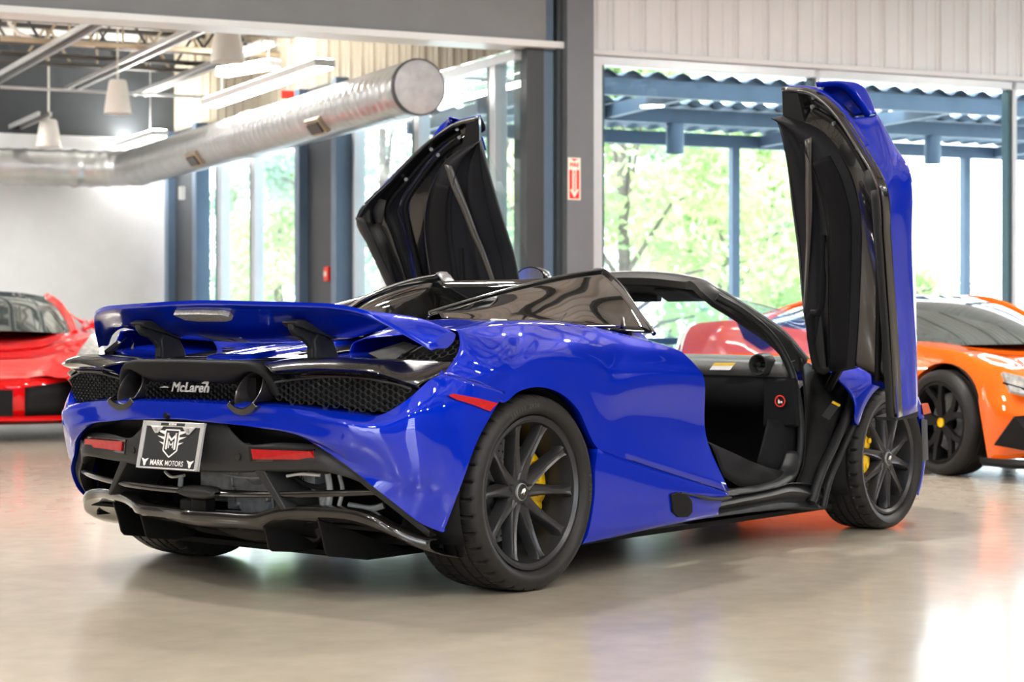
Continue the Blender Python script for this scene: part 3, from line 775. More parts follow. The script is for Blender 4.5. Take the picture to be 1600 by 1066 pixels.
# --- rear quarter panel: columns from the top ridge down to the arch or the sill line, rear to front
def qcol(top, low, y1=-0.90, y2=-0.94):
    t = P(top); b = low[0]
    c = [t]
    for f, yy in ((0.18, None), (0.38, y1), (0.68, y2)):
        p = t.lerp(b, f)
        p.y = (t.y * 0.45 + y1 * 0.55) if yy is None else yy
        c.append(p)
    return c + low
qcols = [
    [P((716, 518, -.885)), P((718, 526, -.893)), P((719, 536, -.90)), P((715, 552, -.905)), P((706, 567, -.905)), P((693, 584, -.905))],
    [P((745, 512, -.865)), P((748, 527, -.895)), P((749, 545, -.915)), P((745, 565, -.928)), P((736, 580, -.93)), P((722, 591, -.93))],
    [P((780, 509, -.84)), P((783, 526, -.89)), P((784, 546, -.922)), P((778, 572, -.944)), P((768, 588, -.948)), P((752, 600, -.945))],
    qcol((815, 507, -.815), [arch(.43, 118, -.950), arch(.372, 120, -.957)], -.905, -.944),
    qcol((848, 507, -.805), [arch(.43, 104, -.951), arch(.372, 105, -.960)], -.905, -.945),
    qcol((880, 508, -.80), [arch(.43, 88, -.952), arch(.372, 88, -.962)], -.905, -.946),
    qcol((908, 511, -.80), [arch(.43, 70, -.953), arch(.372, 69, -.963)], -.908, -.948),
    qcol((935, 515, -.805), [arch(.43, 52, -.953), arch(.372, 50, -.963)], -.91, -.95),
    [P((975, 524, -.82)), P((972, 540, -.87)), P((962, 560, -.905)), P((952, 602, -.955)), P((946, 660, -.952)), P((934, 701, -.965))],
    [P((1000, 530, -.835)), P((998, 545, -.88)), P((993, 563, -.91)), P((985, 597, -.952)), P((982, 655, -.945)), P((985, 719, -.970))],
    [P((1030, 538, -.855)), P((1029, 550, -.89)), P((1028, 566, -.913)), P((1027, 590, -.945)), P((1024, 660, -.935)), P((1042, 738, -.977))],
    [P((1052, 545, -.87)), P((1056, 556, -.893)), P((1061, 570, -.915)), P((1066, 588, -.942)), P((1064, 665, -.928)), P((1095, 755, -.983))],
    [P((1064, 550, -.88)), P((1076, 561, -.90)), P((1088, 574, -.92)), P((1099, 590, -.94)), P((1102, 680, -.928)), P((1139, 769, -.988))],
]
def quarter(mb):
    g = gridc([[c[i] for c in qcols] for i in range(6)], 5, 6)
    mb.loft(g, raw=True)
    # return edge into the door opening
    fr = [r[-1] for r in g]
    mb.loft([fr, [p + Vector((-0.03, 0.05, 0)) for p in fr], [p + Vector((-0.05, 0.14, 0.0)) for p in fr]], raw=True)
    # arch return
    lo = g[-1][3 * 5:9 * 5 + 1]
    mb.loft([lo, [p + Vector((0, .035, 0)) for p in lo]], raw=True)
pair(quarter, 'rear_quarter_panel', m_blue, thick=0.005, offset=0)

# --- shoulder deck strip: from the top ridge inboard to the buttress glass, and the deck between
ridge = [c[0] for c in qcols]
def shoulder(mb):
    r0 = ridge
    def zz(x, z): return z if x > -.12 else z - .055 * min(1, (-.12 - x) / .2)
    r1 = [Vector((p.x + .01, p.y + .05, p.z + (.012 if i > 1 else .006))) for i, p in enumerate(r0)]
    r2 = [Vector((p.x + .02, p.y + .13, max(p.z + .006, zz(p.x, .945) if p.x < .45 else p.z + .02))) for i, p in enumerate(r0)]
    r3 = [Vector((p.x + .03, min(-.50, p.y + .30), zz(p.x, .952))) for i, p in enumerate(r0)]
    r4 = [Vector((p.x + .03, -.37, zz(p.x, .925))) for i, p in enumerate(r0)]
    r5 = [Vector((p.x + .03, -.34, deckz(p.x, .34) - .01)) for i, p in enumerate(r0)]
    mb.loft(gridc([r0, r1, r2, r3, r4, r5], 5, 3), raw=True)
def deckz(x, y):
    return 0.802 + 0.095 * max(0, min(1, (x + .55) / 1.0)) ** 0.8 + 0.035 * max(0, (abs(y) - .35) / .4) ** 1.5
pair(shoulder, 'shoulder_panel', m_blue, thick=0.004, offset=0)

# --- rear bumper: rows from the ledge edge down to the lower edge, centre line to wheel arch
b0 = [(272, 629), (340, 632), (440, 638), (530, 650, -.70), (575, 654, -.78), (604, 646, -.83), (640, 623, -.88), (672, 595, -.90), (693, 584, -.905), (722, 591, -.93), (752, 600, -.945), (789, 612, -.957)]
b1 = [(272, 636), (340, 639), (440, 646), (528, 658, -.713), (575, 664, -.795), (612, 662, -.855), (648, 647, -.905), (683, 628, -.925), (705, 623, -.935), (730, 628, -.948), (752, 634, -.956), (770, 642, -.961)]
b2 = [(272, 643), (340, 647), (438, 656), (522, 675, -.70), (575, 690, -.795), (620, 693, -.868), (655, 688, -.915), (685, 680, -.938), (705, 675, -.948), (720, 676, -.956), (733, 682, -.961), (745, 688, -.965)]
b3 = [(272, 650), (335, 655), (432, 664), (505, 690, -.66), (563, 722, -.755), (614, 745, -.845), (650, 750, -.90), (680, 750, -.928), (695, 750, -.94), (706, 750, -.95), (715, 750, -.957), (723, 748, -.963)]
b4 = [(272, 654), (320, 658), (400, 667), (467, 680), (517, 709, -.665), (556, 737, -.735), (593, 767, -.805), (625, 792, -.85), (645, 808, -.872), (660, 818, -.885), (676, 825, -.90), (692, 831, -.915)]
bump_rows = [[P(t) for t in r] for r in (b0, b1, b2, b3, b4)]
def centre(rows):                                        # first point of every row onto the middle plane
    for r in rows: r[0] = Vector((r[0].x, 0, r[0].z))
    return rows
centre(bump_rows)
ledge_in = [(272, 619), (345, 622), (430, 624), (520, 635), (562, 640), (590, 636), (628, 616), (658, 596)]
def bumper(mb):
    g = gridc(bump_rows, 5, 5)
    mb.loft(g, raw=True)
    top = g[0][:8 * 5 + 1]
    inner = [Vector((p.x + 0.075 * min(1, (40 - i) / 7), p.y + 0.01 * (i / 40), p.z + 0.012)) for i, p in enumerate(top)]
    inner2 = [Vector((p.x + 0.03 * min(1, (40 - i) / 7), p.y, p.z + 0.006)) for i, p in enumerate(top)]
    mb.loft([top, inner2, inner], raw=True)
    ed = [r[-1] for r in g]
    mb.loft([ed, [p + Vector((0.0, .035, 0)) for p in ed]], raw=True)
    lo = g[-1]
    mb.loft([lo, [p + Vector((0.02, .004, .004)) for p in lo]], raw=True)
mb = MB(); bumper(mb); mb.both()
bump = mb.build('rear_bumper', m_blue, car, thick=0.005, offset=0)
# reflector wrapping the corner of the bumper
def side_marker(mb):
    o = [(700, 618, -.935), (708, 615, -.94), (745, 622, -.953), (777, 630, -.962), (765, 643, -.963), (740, 633, -.956), (712, 624, -.942)]
    q = [P(t) + Vector((-.004, -.006, 0)) for t in o]
    mb.prism(q, (0.01, 0.014, 0))
pair(side_marker, 'side_marker', m_lens)
for s in (1, -1):                                        # round sensors
    for t in ((533, 680, -.72),):
        p = P(t) + Vector((-.003, 0, 0)); p.y *= s
        MB().tube([p, p + Vector((.008, 0, 0))], .013, 20).build('parking_sensor', m_blue, car)

# --- lower rear panel (charcoal), plate, reflectors
p0 = [(272, 652), (318, 657), (352, 662), (366, 678), (385, 694), (440, 692), (505, 700, -.63), (536, 716, -.69), (560, 740, -.74)]
p1 = [(272, 690), (318, 694), (352, 697), (376, 703), (400, 708), (445, 711), (496, 714, -.625), (535, 728, -.69), (562, 748, -.742)]
p2 = [(272, 724), (318, 726), (352, 727), (380, 727), (402, 726), (445, 726), (488, 726, -.615), (532, 738, -.69), (564, 755, -.745)]
p3 = [(272, 735), (318, 736), (352, 737), (380, 737), (402, 736), (445, 736), (486, 736, -.61), (530, 746, -.69), (565, 760, -.745)]
def lower_panel(mb):
    rows = [PS(p0, .03), PS(p1, .022), PS(p2, .025), PS(p3, .035)]
    rows.append([p + Vector((.05, 0, .003)) for p in rows[-1]])
    mb.loft(gridc(centre(rows), 4, 4), raw=True)
    a = [P(t) + Vector((.012, .012, -.001)) for t in ((517, 709, -.665), (556, 737, -.735), (593, 767, -.805), (625, 792, -.85), (655, 816, -.88), (672, 830, -.90))]
    b = [p + Vector((.010, .014, -.022)) for p in a]
    mb.loft([cr(a, 20), cr(b, 20), cr([p + Vector((.05, 0.01, 0)) for p in b], 20)], raw=True)
mb = MB(); lower_panel(mb); mb.both(); mb.build('lower_rear_panel', m_satin, car, thick=0.004, offset=0)
def recess(mb):
    a = [(352, 660), (440, 664), (520, 690, -.66), (545, 722, -.71)]; b = [(366, 690), (440, 697), (510, 705, -.64), (545, 725, -.71)]
    mb.loft([PS(a, .09), PS(b, .09)], raw=True)
    mb.loft([PS(a, .02), PS(a, .09)], raw=True)
mb = MB(); recess(mb); mb.both(); mb.build('panel_recess', m_matt, car, thick=0.004, offset=0)
def reflector(mb):
    o = [(392, 702), (480, 706, -.588), (489, 719, -.605), (395, 718)]
    q = PS(o, .012); mb.prism(q, (0.02, 0, 0))
rl = pair(reflector, 'rear_reflector', m_lens)
def refl_frame(mb):
    o = [(388, 698), (484, 702, -.59), (495, 722, -.61), (391, 722)]
    q = PS(o, .0165); mb.prism(q, (0.01, 0, 0))
pair(refl_frame, 'reflector_surround', m_gloss)
for s in (1, -1):
    p = RX(371, 714, .014); p.y *= s
    MB().tube([p, p + Vector((.012, 0, 0))], .013, 20).build('parking_sensor', m_gloss, car)

# --- number plate in a silver frame
pc = (sum((P(t) for t in ((228, 657), (324, 663), (311, 735), (217, 727))), Vector()) / 4); pc = Vector((-0.828, 0.0, 0.515))
prot = Matrix.Rotation(math.radians(12), 3, 'Y')
def pl(u, v, d=0.0):                                     # u to the viewer's right, v up, d towards the viewer
    return pc + prot @ Vector((-d, -u, v))
def plbox(mb, u0, u1, v0, v1, d0, d1):
    a = [pl(u, v, d0) for u, v in ((u0, v0), (u1, v0), (u1, v1), (u0, v1))]; b = [pl(u, v, d1) for u, v in ((u0, v0), (u1, v0), (u1, v1), (u0, v1))]
    return mb.hexa(a, b)
plate = plbox(MB(), -.15, .15, -.082, .075, -.004, .002).build('number_plate', m_plate, car, smooth=False, bevel=.002)
fw, fh0, fh1 = .1585, -.085, .080
fr = MB()
for u0, u1, v0, v1 in ((-fw, -fw + .017, fh0, fh1), (fw - .017, fw, fh0, fh1), (-fw, fw, fh1 - .017, fh1), (-fw, fw, fh0, fh0 + .004)): plbox(fr, u0, u1, v0, v1, -.004, .007)
for c in (-.083, .083):
    fr.prism([pl(c - .034, fh1 - .016, .003), pl(c + .034, fh1 - .016, .003), pl(c + .006, fh1 - .042, .003), pl(c - .006, fh1 - .042, .003)], pl(0, 0, .004) - pl(0, 0, 0))
fr.build('plate_frame', vary(mat('satin_silver_frame', (0.68, 0.68, 0.68), .35, .6), 40, .04), plate, smooth=False, bevel=.0015)
plbox(MB(), -fw + .016, fw - .016, fh0 + .003, fh0 + .034, .002, .006).build('frame_band', m_plate, plate, smooth=False)
plbox(MB(), -.062, .062, fh1 - .014, fh1 - .004, .006, .0078).build('frame_band', m_plate, plate, smooth=False)
for c in (-.083, .083):
    MB().lathe([(.0001, 0), (.006, 0), (.006, .003), (.0001, .003)], 14, (0, 0, 0), 'x')
    q = pl(c, fh1 - .028, .007); MB().tube([q, pl(c, fh1 - .028, .010)], .006, 14).build('screw', m_alloy, plate)
w = MB()
def wp(pts, d=.0025, t=.0012): w.prism([pl(u, v * VS + .006, d) if d < .005 else pl(u, v, d) for u, v in pts], pl(0, 0, t) - pl(0, 0, 0))
VS = .80; w1, hT, hS, hB, k = .036, .058, -.032, -.062, .0055          # shield outline
for a, b in (((-w1, hT), (w1, hT)), ((w1, hT), (w1, hS)), ((w1, hS), (0, hB)), ((0, hB), (-w1, hS)), ((-w1, hS), (-w1, hT))):
    ax, ay = a; bx, by = b; L = math.hypot(bx - ax, by - ay); nx, ny = -(by - ay) / L * k / 2, (bx - ax) / L * k / 2
    wp([(ax + nx, ay + ny), (bx + nx, by + ny), (bx - nx, by - ny), (ax - nx, ay - ny)])
def mshape(x, top, bot, dip, t):                          # a pointed capital M
    for s in (1, -1):
        wp([(s * x, bot), (s * x, top), (s * (x - t), top - t * .2), (s * (x - t), bot)])
        wp([(s * x, top), (s * x, top - t * 1.6), (0, dip - t * 1.3), (0, dip)])
mshape(.026, .046, -.028, .020, .0085); mshape(.0125, .008, -.022, -.006, .0045)
for s in (1, -1):
    for v, ln, h in ((.047, .052, .0135), (.022, .036, .011), (-.002, .024, .008)):
        wp([(s * .040, v + h * .45), (s * (.040 + ln), v + h * .42 + .004), (s * .040, v - h * .7)])
w.build('plate_emblem', m_white, plate, smooth=False)
for body, u, sz, bold, sc in (('MARK', -.055, .026, .0009, .98), ('MOTORS', .036, .026, .0002, .90)):
    vs, fs = text_mesh(body, sz, (sc, 1), bold=bold)
    MB().add([pl(v.x + u, v.y + fh0 + .0195, .0067) for v in vs], fs).build('plate_lettering', m_white, plate, smooth=False)
vs, fs = text_mesh('BOERNE', .0105, bold=.0006)
MB().add([pl(v.x, v.y + fh1 - .009, .0083) for v in vs], fs).build('plate_lettering', m_white, plate, smooth=False)
w = MB()
for c in (-.118, .118):
    wp([(c - .007, fh0 + .030), (c + .007, fh0 + .030), (c + .006, fh0 + .012), (c, fh0 + .006), (c - .006, fh0 + .012)], .0062)
    for s in (1, -1): wp([(c + s * .007, fh0 + .032), (c + s * .019, fh0 + .034), (c + s * .007, fh0 + .020)], .0062)
w.build('band_emblem', m_white, plate, smooth=False)
q = RX(262, 651, -.004); MB().tube([q + Vector((.01, 0, 0)), q + Vector((-.012, 0, .004))], .011, 14).build('rear_camera', m_gloss, car)

# --- ledge grille: hexagonal mesh, backing and wordmark
def inside(p, poly):
    c = False; j = len(poly) - 1
    for i in range(len(poly)):
        if (poly[i][1] > p[1]) != (poly[j][1] > p[1]) and p[0] < (poly[j][0] - poly[i][0]) * (p[1] - poly[i][1]) / (poly[j][1] - poly[i][1]) + poly[i][0]: c = not c
        j = i
    return c
def xg(y): return -0.80 + 0.17 * y * y + 0.11 * max(0, abs(y) - .55) + 0.055
def hexmesh(mb, poly, r=.0122, t=.0011, d=.010, xf=xg):
    ys = [p[0] for p in poly]; zs = [p[1] for p in poly]
    y = min(ys); k = 0
    while y < max(ys):
        z = min(zs) + (r * .866 if k % 2 else 0)
        while z < max(zs):
            if inside((y, z), poly):
                o = [(y + (r + t) * math.cos(i * math.pi / 3), z + (r + t) * math.sin(i * math.pi / 3)) for i in range(6)]
                n = [(y + (r - t) * math.cos(i * math.pi / 3), z + (r - t) * math.sin(i * math.pi / 3)) for i in range(6)]
                vs = [(xf(a), a, b) for a, b in o] + [(xf(a), a, b) for a, b in n] + [(xf(a) + d, a, b) for a, b in n]
                mb.add(vs, [(i, (i + 1) % 6, 6 + (i + 1) % 6, 6 + i) for i in range(6)] + [(6 + i, 6 + (i + 1) % 6, 12 + (i + 1) % 6, 12 + i) for i in range(6)])
            z += r * 1.732
        y += r * 1.5; k += 1
gp = [RX(px, py, .05) for px, py in ((428, 598), (470, 592), (520, 589), (560, 591), (590, 597), (612, 602), (630, 609), (614, 627), (600, 639), (578, 644), (550, 642), (520, 636), (475, 629), (430, 625))]
gpoly = [(p.y, p.z) for p in gp]
def gback(mb):
    mb.face([(xg(y) + .05, y, z) for y, z in gpoly])
a = MB(); hexmesh(a, gpoly); a.build('mesh_grille', m_satin, car, smooth=False)
a = MB(); hexmesh(a, gpoly); a.mirror().build('mesh_grille', m_satin, car, smooth=False)
pair(gback, 'grille_backing', m_matt, smooth=False)
def grille_rim(mb):
    mb.tube([(xg(y) - .004, y, z) for y, z in gpoly[:7]], .004, 8, smooth=30)
pair(grille_rim, 'grille_rim', m_satin)
cz0, cz1 = 0.655, 0.725
cpoly = [(-.25, cz0), (.25, cz0), (.235, cz1), (-.235, cz1)]
a = MB(); hexmesh(a, cpoly, r=.012, t=.0014, xf=lambda y: -.735); a.build('mesh_grille', m_satin, car, smooth=False)
MB().box((-.70, 0, .69), (.02, .6, .12)).build('grille_backing', m_matt, car, smooth=False)
vs, fs = text_mesh('McLaren', .052, (1.08, .92), depth=.002, bold=.0012, shear=.28)
tc = RX(296, 606, .05)
tp = lambda u, v, d=0.0: Vector((-.748 - d, tc.y - u, tc.z + v))
badge = MB().add([tp(v.x, v.y, v.z) for v in vs], fs).build('badge_lettering', m_chrome, car, smooth=False)
sw = MB(); sw.prism([tp(.062, .016), tp(.105, .034), tp(.098, .012), tp(.084, -.004), tp(.088, .014)], (-.004, 0, 0))
sw.prism([tp(-.105, -.001), tp(-.16, -.003), tp(-.13, .004)], (-.004, 0, 0))
sw.build('badge_swoosh', m_chrome, car, smooth=False)

# --- exhausts and their housing
def exhaust(mb):
    c = Vector((-.752, -.310, .711)); r = .059
    pr = []
    n = 40
    rings = []
    for dx, rr_ in ((0.30, r * 1.06), (0.12, r * 1.05), (0.0, r * 1.02), (-.002, r * .985), (0.004, r * .94), (0.05, r * .90), (0.26, r * .86)):
        rings.append([c + Vector((dx + (0.035 * math.sin(t) if dx < .1 else 0), rr_ * math.cos(t), rr_ * math.sin(t) * 1.06)) for t in [2 * math.pi * i / n for i in range(n + 1)]])
    mb.loft(rings, raw=True)
    mb.face(rings[-1][:-1])
pair(exhaust, 'exhaust_tip', vary(mat('smoked_steel', (0.16, 0.15, 0.155), .28, .9), 40, .1))
def ex_lip(mb):                                            # black half ring cut into the bumper edge below each tip
    c = Vector((-.785, -.318, .722)); o = []; i_ = []; o2 = []
    for t in range(0, 19):
        a = math.radians(222 + 96 * t / 18)
        o.append(c + Vector((-.008, .098 * math.cos(a), .094 * math.sin(a)))); i_.append(c + Vector((-.010, .079 * math.cos(a), .077 * math.sin(a)))); o2.append(c + Vector((.09, .074 * math.cos(a), .072 * math.sin(a))))
    mb.loft([[p + Vector((.03, 0, -.004)) for p in o], o, i_, o2], raw=True)
pair(ex_lip, 'exhaust_surround', m_gloss, thick=.004, offset=0)
hs = [[(-.785, 0, .808), (-.782, -.20, .806), (-.768, -.315, .801), (-.752, -.375, .778), (-.735, -.405, .735), (-.72, -.415, .69)],
      [(-.792, 0, .800), (-.789, -.20, .798), (-.776, -.31, .793), (-.762, -.366, .770), (-.745, -.397, .73), (-.73, -.408, .685)],
      [(-.770, 0, .740), (-.768, -.20, .740), (-.762, -.25, .752), (-.755, -.305, .778), (-.745, -.362, .752), (-.735, -.385, .70)],
      [(-.69, 0, .735), (-.69, -.20, .735), (-.69, -.245, .748), (-.68, -.30, .772), (-.68, -.355, .745), (-.68, -.375, .70)]]
tp_ = [[(-.62, 0, .800)] + [(-.62, y, z) for x, y, z in hs[0][1:]]]
hs = [[(x + .016, y, z) for x, y, z in r_] for r_ in hs]
mb = MB(); mb.loft(gridc(tp_ + hs, 5, 5), raw=True); mb.both()
mb.build('exhaust_housing', m_matt, car, thick=.004, offset=0)

# --- tail-lamp blade (gloss carbon) over each grille
t0 = [(410, 569), (450, 562), (500, 559), (550, 560), (600, 563, -.80), (650, 565, -.87), (706, 560, -.905)]
t1 = [(414, 571), (450, 565), (500, 562), (555, 563), (605, 570, -.80), (650, 578, -.875), (690, 580, -.905)]
t2 = [(424, 580), (455, 577), (500, 574), (555, 577), (595, 584, -.80), (630, 595, -.872), (655, 603, -.898)]
t3 = [(430, 586), (460, 585), (500, 584), (550, 586), (590, 593, -.79), (625, 603, -.865), (648, 609, -.89)]
def blade(mb):
    r = [PS(t0, .12), PS(t1, .04), PS(t2, -.004), PS(t3, .04)]
    mb.loft(gridc(r, 5, 4), raw=True)
pair(blade, 'tail_lamp_blade', m_gloss, thick=.005, offset=0)
def lamp_strip(mb):
    a = PS([(470, 588), (500, 587), (550, 589), (590, 596, -.79), (622, 605, -.86), (640, 610, -.88)], .045)
    mb.tube(a, .0035, 6, smooth=20)
pair(lamp_strip, 'tail_lamp_strip', mat('dark_red_lens', (.012, .004, .005), .3))
# vent behind each rear wheel: dark cavity, mesh and slim bright-edged fins
def vent(mb):
    o = [P(t) for t in ((560, 566, -.66), (610, 552, -.72), (660, 533, -.80), (706, 524, -.885), (717, 536, -.895), (712, 553, -.90), (703, 566, -.90), (660, 566, -.85), (600, 566, -.75))]
    mb.face([p + Vector((.06, .03, -.01)) for p in o])
pair(vent, 'vent_cavity', m_matt, smooth=False)
def vmesh(mb):
    c = [P(t) for t in ((596, 563, -.75), (640, 545, -.80), (690, 533, -.87), (714, 530, -.89), (716, 540, -.895), (710, 552, -.90), (660, 562, -.85))]
    poly = [(p.y, p.z) for p in c]
    n = (c[3] - c[0]).cross(c[6] - c[0]); o = c[0] + Vector((.03, .015, 0))
    a = MB(); hexmesh(a, poly, r=.0105, t=.0012, d=.006, xf=lambda y: 0.0)
    a.v = [Vector((o.x - (n.y * (p.y - o.y) + n.z * (p.z - o.z)) / n.x + p.x, p.y, p.z)) for p in a.v]
    mb.v, mb.f, mb.m = a.v, a.f, a.m
pair(vmesh, 'vent_mesh', m_satin, smooth=False)
def vfin(mb):
    for t in (((612, 563, -.76), (650, 540, -.80), (636, 538, -.78), (590, 560, -.73)), ((592, 562, -.73), (640, 537, -.78), (628, 534, -.76), (572, 552, -.70))):
        q = [P(a) + Vector((.02, .01, 0)) for a in t]; mb.prism(q, (.012, .008, -.006))
pair(vfin, 'vent_fin', vary(mat('grey_gloss_trim', (.02, .02, .02), .4), 90, .1), smooth=False)

# --- rear deck, engine cover and rear window
def deckz(x, y):
    return 0.802 + 0.095 * max(0, min(1, (x + .55) / 1.0)) ** 0.8 + 0.035 * max(0, (abs(y) - .35) / .4) ** 1.5
mb = MB()
g = [[Vector((x + .17 * y * y - .02 * (x < -.5), y, deckz(x, y) - (.0 if x > -.56 else 0))) for y in [-.74 + 1.48 * j / 36 for j in range(37)]] for x in [-.56 + 1.5 * i / 24 for i in range(25)]]
mb.loft(g, raw=True)
lip = g[0]; mb.loft([lip, [p + Vector((.012, 0, -.016)) for p in lip]], raw=True)
deck = mb.build('engine_deck', m_blue, car, thick=.004, offset=0)
mb = MB()                                                   # raised spine with a recessed vent
def spine(w, z): return [(-.57, -w, z - .804 + deckz(-.56, 0)), (-.3, -w * 1.05, z - .804 + deckz(-.3, 0)), (.0, -w * 1.1, z - .804 + deckz(0, 0)), (.35, -w * 1.1, z - .804 + deckz(.35, 0))]
rows = [[Vector((x, s * y, zz)) for x, y, zz in spine(w, z)] for s, w, z in ((1, .115, .800), (1, .10, .822), (1, .045, .825), (-1, .045, .825), (-1, .10, .822), (-1, .115, .800))]
rows = [[Vector((p.x, p.y, p.z)) for p in r] for r in rows]
mb.loft(rows, raw=False, nu=20, nv=20)
e = [r[0] for r in rows]; mb.face(e)
mb.build('engine_spine', m_blue, car, thick=.003, offset=0)
for s in (1, -1):                                          # glossy black glazed covers each side of the spine
    mb = MB(); q = []
    for x in (-.575, -.45, -.3, -.1, .1):
        q.append([Vector((x + .17 * y * y, s * y, deckz(x, y) + .008)) for y in (.125, .18, .25, .31, .34)])
    mb.loft(q, nu=10, nv=14); mb.build('engine_cover', m_gloss, car, thick=.004, offset=0)
    for (x, y) in ((-.40, .2), (-.33, .28)):
        MB().prism([(x, s * (y - .012), deckz(x, y) + .014), (x + .05, s * (y - .008), deckz(x, y) + .016), (x + .05, s * (y + .014), deckz(x, y) + .016), (x, s * (y + .012), deckz(x, y) + .014)], (0, 0, .004)).build('cover_vent', m_matt, car, smooth=False)

# --- flying buttresses
bt = [(945, 424, -.443), (888, 432.5, -.418), (833, 445, -.387), (785, 457.5, -.353), (748, 468, -.32), (704, 481, -.275), (672, 491, -.245)]
bm_ = [(962, 440, -.50), (915, 465, -.52), (868, 478, -.52), (818, 481, -.50), (778, 484, -.47), (735, 489, -.43), (700, 494, -.40)]
bb = [(1018, 521, -.80), (955, 516, -.745), (900, 509, -.72), (850, 506, -.70), (810, 505, -.67), (745, 502, -.55), (690, 496.5, -.38)]
BT, BM, BBt = [P(t) for t in bt], [P(t) for t in bm_], [P(t) for t in bb]
def buttress_glass(mb):
    g = gridc([BT, [a.lerp(b, .45) + Vector((0, -.012, .012)) for a, b in zip(BT, BBt)], BBt], 5, 6)
    mb.loft(g, raw=True)
pair(buttress_glass, 'buttress_glass', m_tint, thick=.005, offset=0)
def buttress_rail(mb):
    r = [p + Vector((0, .006, .004)) for p in BT]
    mb.tube(r, .008, 10, smooth=40)
    # front pillar and the seam of the quarter glass
    f = [P((945, 424, -.443)), P((968, 446, -.53)), P((995, 485, -.66)), P((1022, 522, -.80))]
    mb.tube(f, .010, 10, smooth=20)
pair(buttress_rail, 'buttress_rail', m_gloss)
def fairing_post(mb):
    p = BT[0]; mb.loft([[p + Vector((dx, .012, dz)) for dx, dz in ((-.06, .006), (-.03, .012), (.01, .012))], [p + Vector((dx, .05, dz)) for dx, dz in ((-.075, -.012), (-.045, -.008), (.0, -.012))], [p + Vector((dx, .085, -.06)) for dx in (-.085, -.05, .0)], [p + Vector((dx, .095, -.21)) for dx in (-.085, -.05, .0)]], nu=8, nv=16)
pair(fairing_post, 'fairing_post', vary(mat('satin_titanium_trim', (.20, .20, .21), .35, .6), 60, .06), thick=.008, offset=0)
def seam(mb):
    f = [P(t) + Vector((-.004, -.008, .004)) for t in ((866, 510, -.715), (885, 491, -.63), (915, 464, -.545), (958, 437, -.47))]
    mb.tube(f, .0055, 8, smooth=16)
    f = [P(t) + Vector((-.004, -.008, .004)) for t in ((973, 514, -.755), (968, 485, -.64), (956, 452, -.52))]
    mb.tube(f, .006, 8, smooth=16)
pair(seam, 'glass_seam', m_gloss)
# inner faces of the buttresses, rear screen and tonneau between them
def inner(mb):
    a = [Vector(p) + Vector((0, .012, -.01)) for p in BT]
    b = [Vector((p.x + .02, p.y + .06, max(.90, p.z - .17 * min(1, max(0, (p.x + .1) / .7)) - .03))) for p in a]
    mb.loft(gridc([a, b], 5, 3), raw=True)
pair(inner, 'buttress_inner_face', m_tint, thick=.003, offset=0)
mb = MB()
mb.loft([[(1.0, -.40, 1.13), (1.02, 0, 1.13), (1.0, .40, 1.13)], [(.98, -.42, .93), (1.0, 0, .93), (.98, .42, .93)]], nu=12, nv=6)
mb.build('rear_screen', m_tint, car, thick=.004, offset=0)
mb = MB()
mb.loft([[(-.1, -.3, .905), (-.1, 0, .90), (-.1, .3, .905)], [(.4, -.38, .935), (.4, 0, .925), (.4, .38, .935)], [(1.0, -.45, .94), (1.0, 0, .93), (1.0, .45, .94)]], nu=14, nv=10)
mb.build('tonneau_cover', m_gloss, car, thick=.004, offset=0)
for s in (1, -1):                                          # head restraint fairing seen between the buttresses
    c = Vector((1.18, s * .37, 1.03))
    mb = MB(); mb.loft([[c + Vector((dx, dy * w, dz)) for dy in (-.12, -.10, 0, .10, .12)] for dx, dz, w in ((-.06, -.16, 1), (-.07, 0.02, 1), (-.05, .055, .9), (0.0, .07, .85), (.05, .05, .9), (.06, -.16, 1))], nu=16, nv=24)
    mb.build('head_restraint', m_cloth, car, thick=.004, offset=0)

# --- windscreen frame, pillars and glass
hd = [P((1122, 453, -.57)), Vector((1.84, -.45, 1.135)), Vector((1.87, -.25, 1.168)), Vector((1.885, 0, 1.18))]
pil = [P((1262, 562, -.80)), P((1225, 520, -.735)), P((1180, 488, -.665)), P((1145, 466, -.60))]
full = pil + hd + [M1(p) for p in hd[-2::-1]] + [M1(p) for p in pil[::-1]]
def frame_loft(mb, path, w, d, m=90):
    C_ = cr(path, m); rows = []
    for i, p in enumerate(C_):
        t = (C_[min(i + 1, m)] - C_[max(i - 1, 0)]).normalized()
        out = Vector((0, p.y, 0.25 + abs(p.z - .8))); out = (out - t * out.dot(t)).normalized()
        inn = t.cross(out).normalized()
        if inn.x > 0: inn = -inn
        # outer skin, then the inward trim
        rows.append([p, p + inn * .02 + out * .004, p + inn * (d * .55) - out * .008, p + inn * d - out * w * .45, p + inn * d * .8 - out * w, p + inn * .01 - out * w * .9, p - inn * .004 - out * .02, p])
    mb.loft(rows, raw=True)
mb = MB(); frame_loft(mb, full, .055, .085); mb.build('windscreen_frame', m_satin, car, angle=50)
mb = MB(); mb.tube([p + Vector((.004, 0, .004)) for p in full], .006, 8, smooth=80); mb.build('frame_edge_strip', m_alloy, car)
ws = [[p + Vector((.02, -.03 if p.y > .3 else (.03 if p.y < -.3 else 0), -.012)) for p in [hd[0], hd[1], hd[2], hd[3]] + [M1(q) for q in hd[2::-1]]],
      [Vector((2.28, -.70, .97)), Vector((2.36, -.5, .985)), Vector((2.42, -.25, .995)), Vector((2.44, 0, 1.0)), Vector((2.42, .25, .995)), Vector((2.36, .5, .985)), Vector((2.28, .70, .97))],
      [Vector((2.62, -.74, .80)), Vector((2.78, -.5, .80)), Vector((2.86, -.25, .80)), Vector((2.88, 0, .80)), Vector((2.86, .25, .80)), Vector((2.78, .5, .80)), Vector((2.62, .74, .80))]]
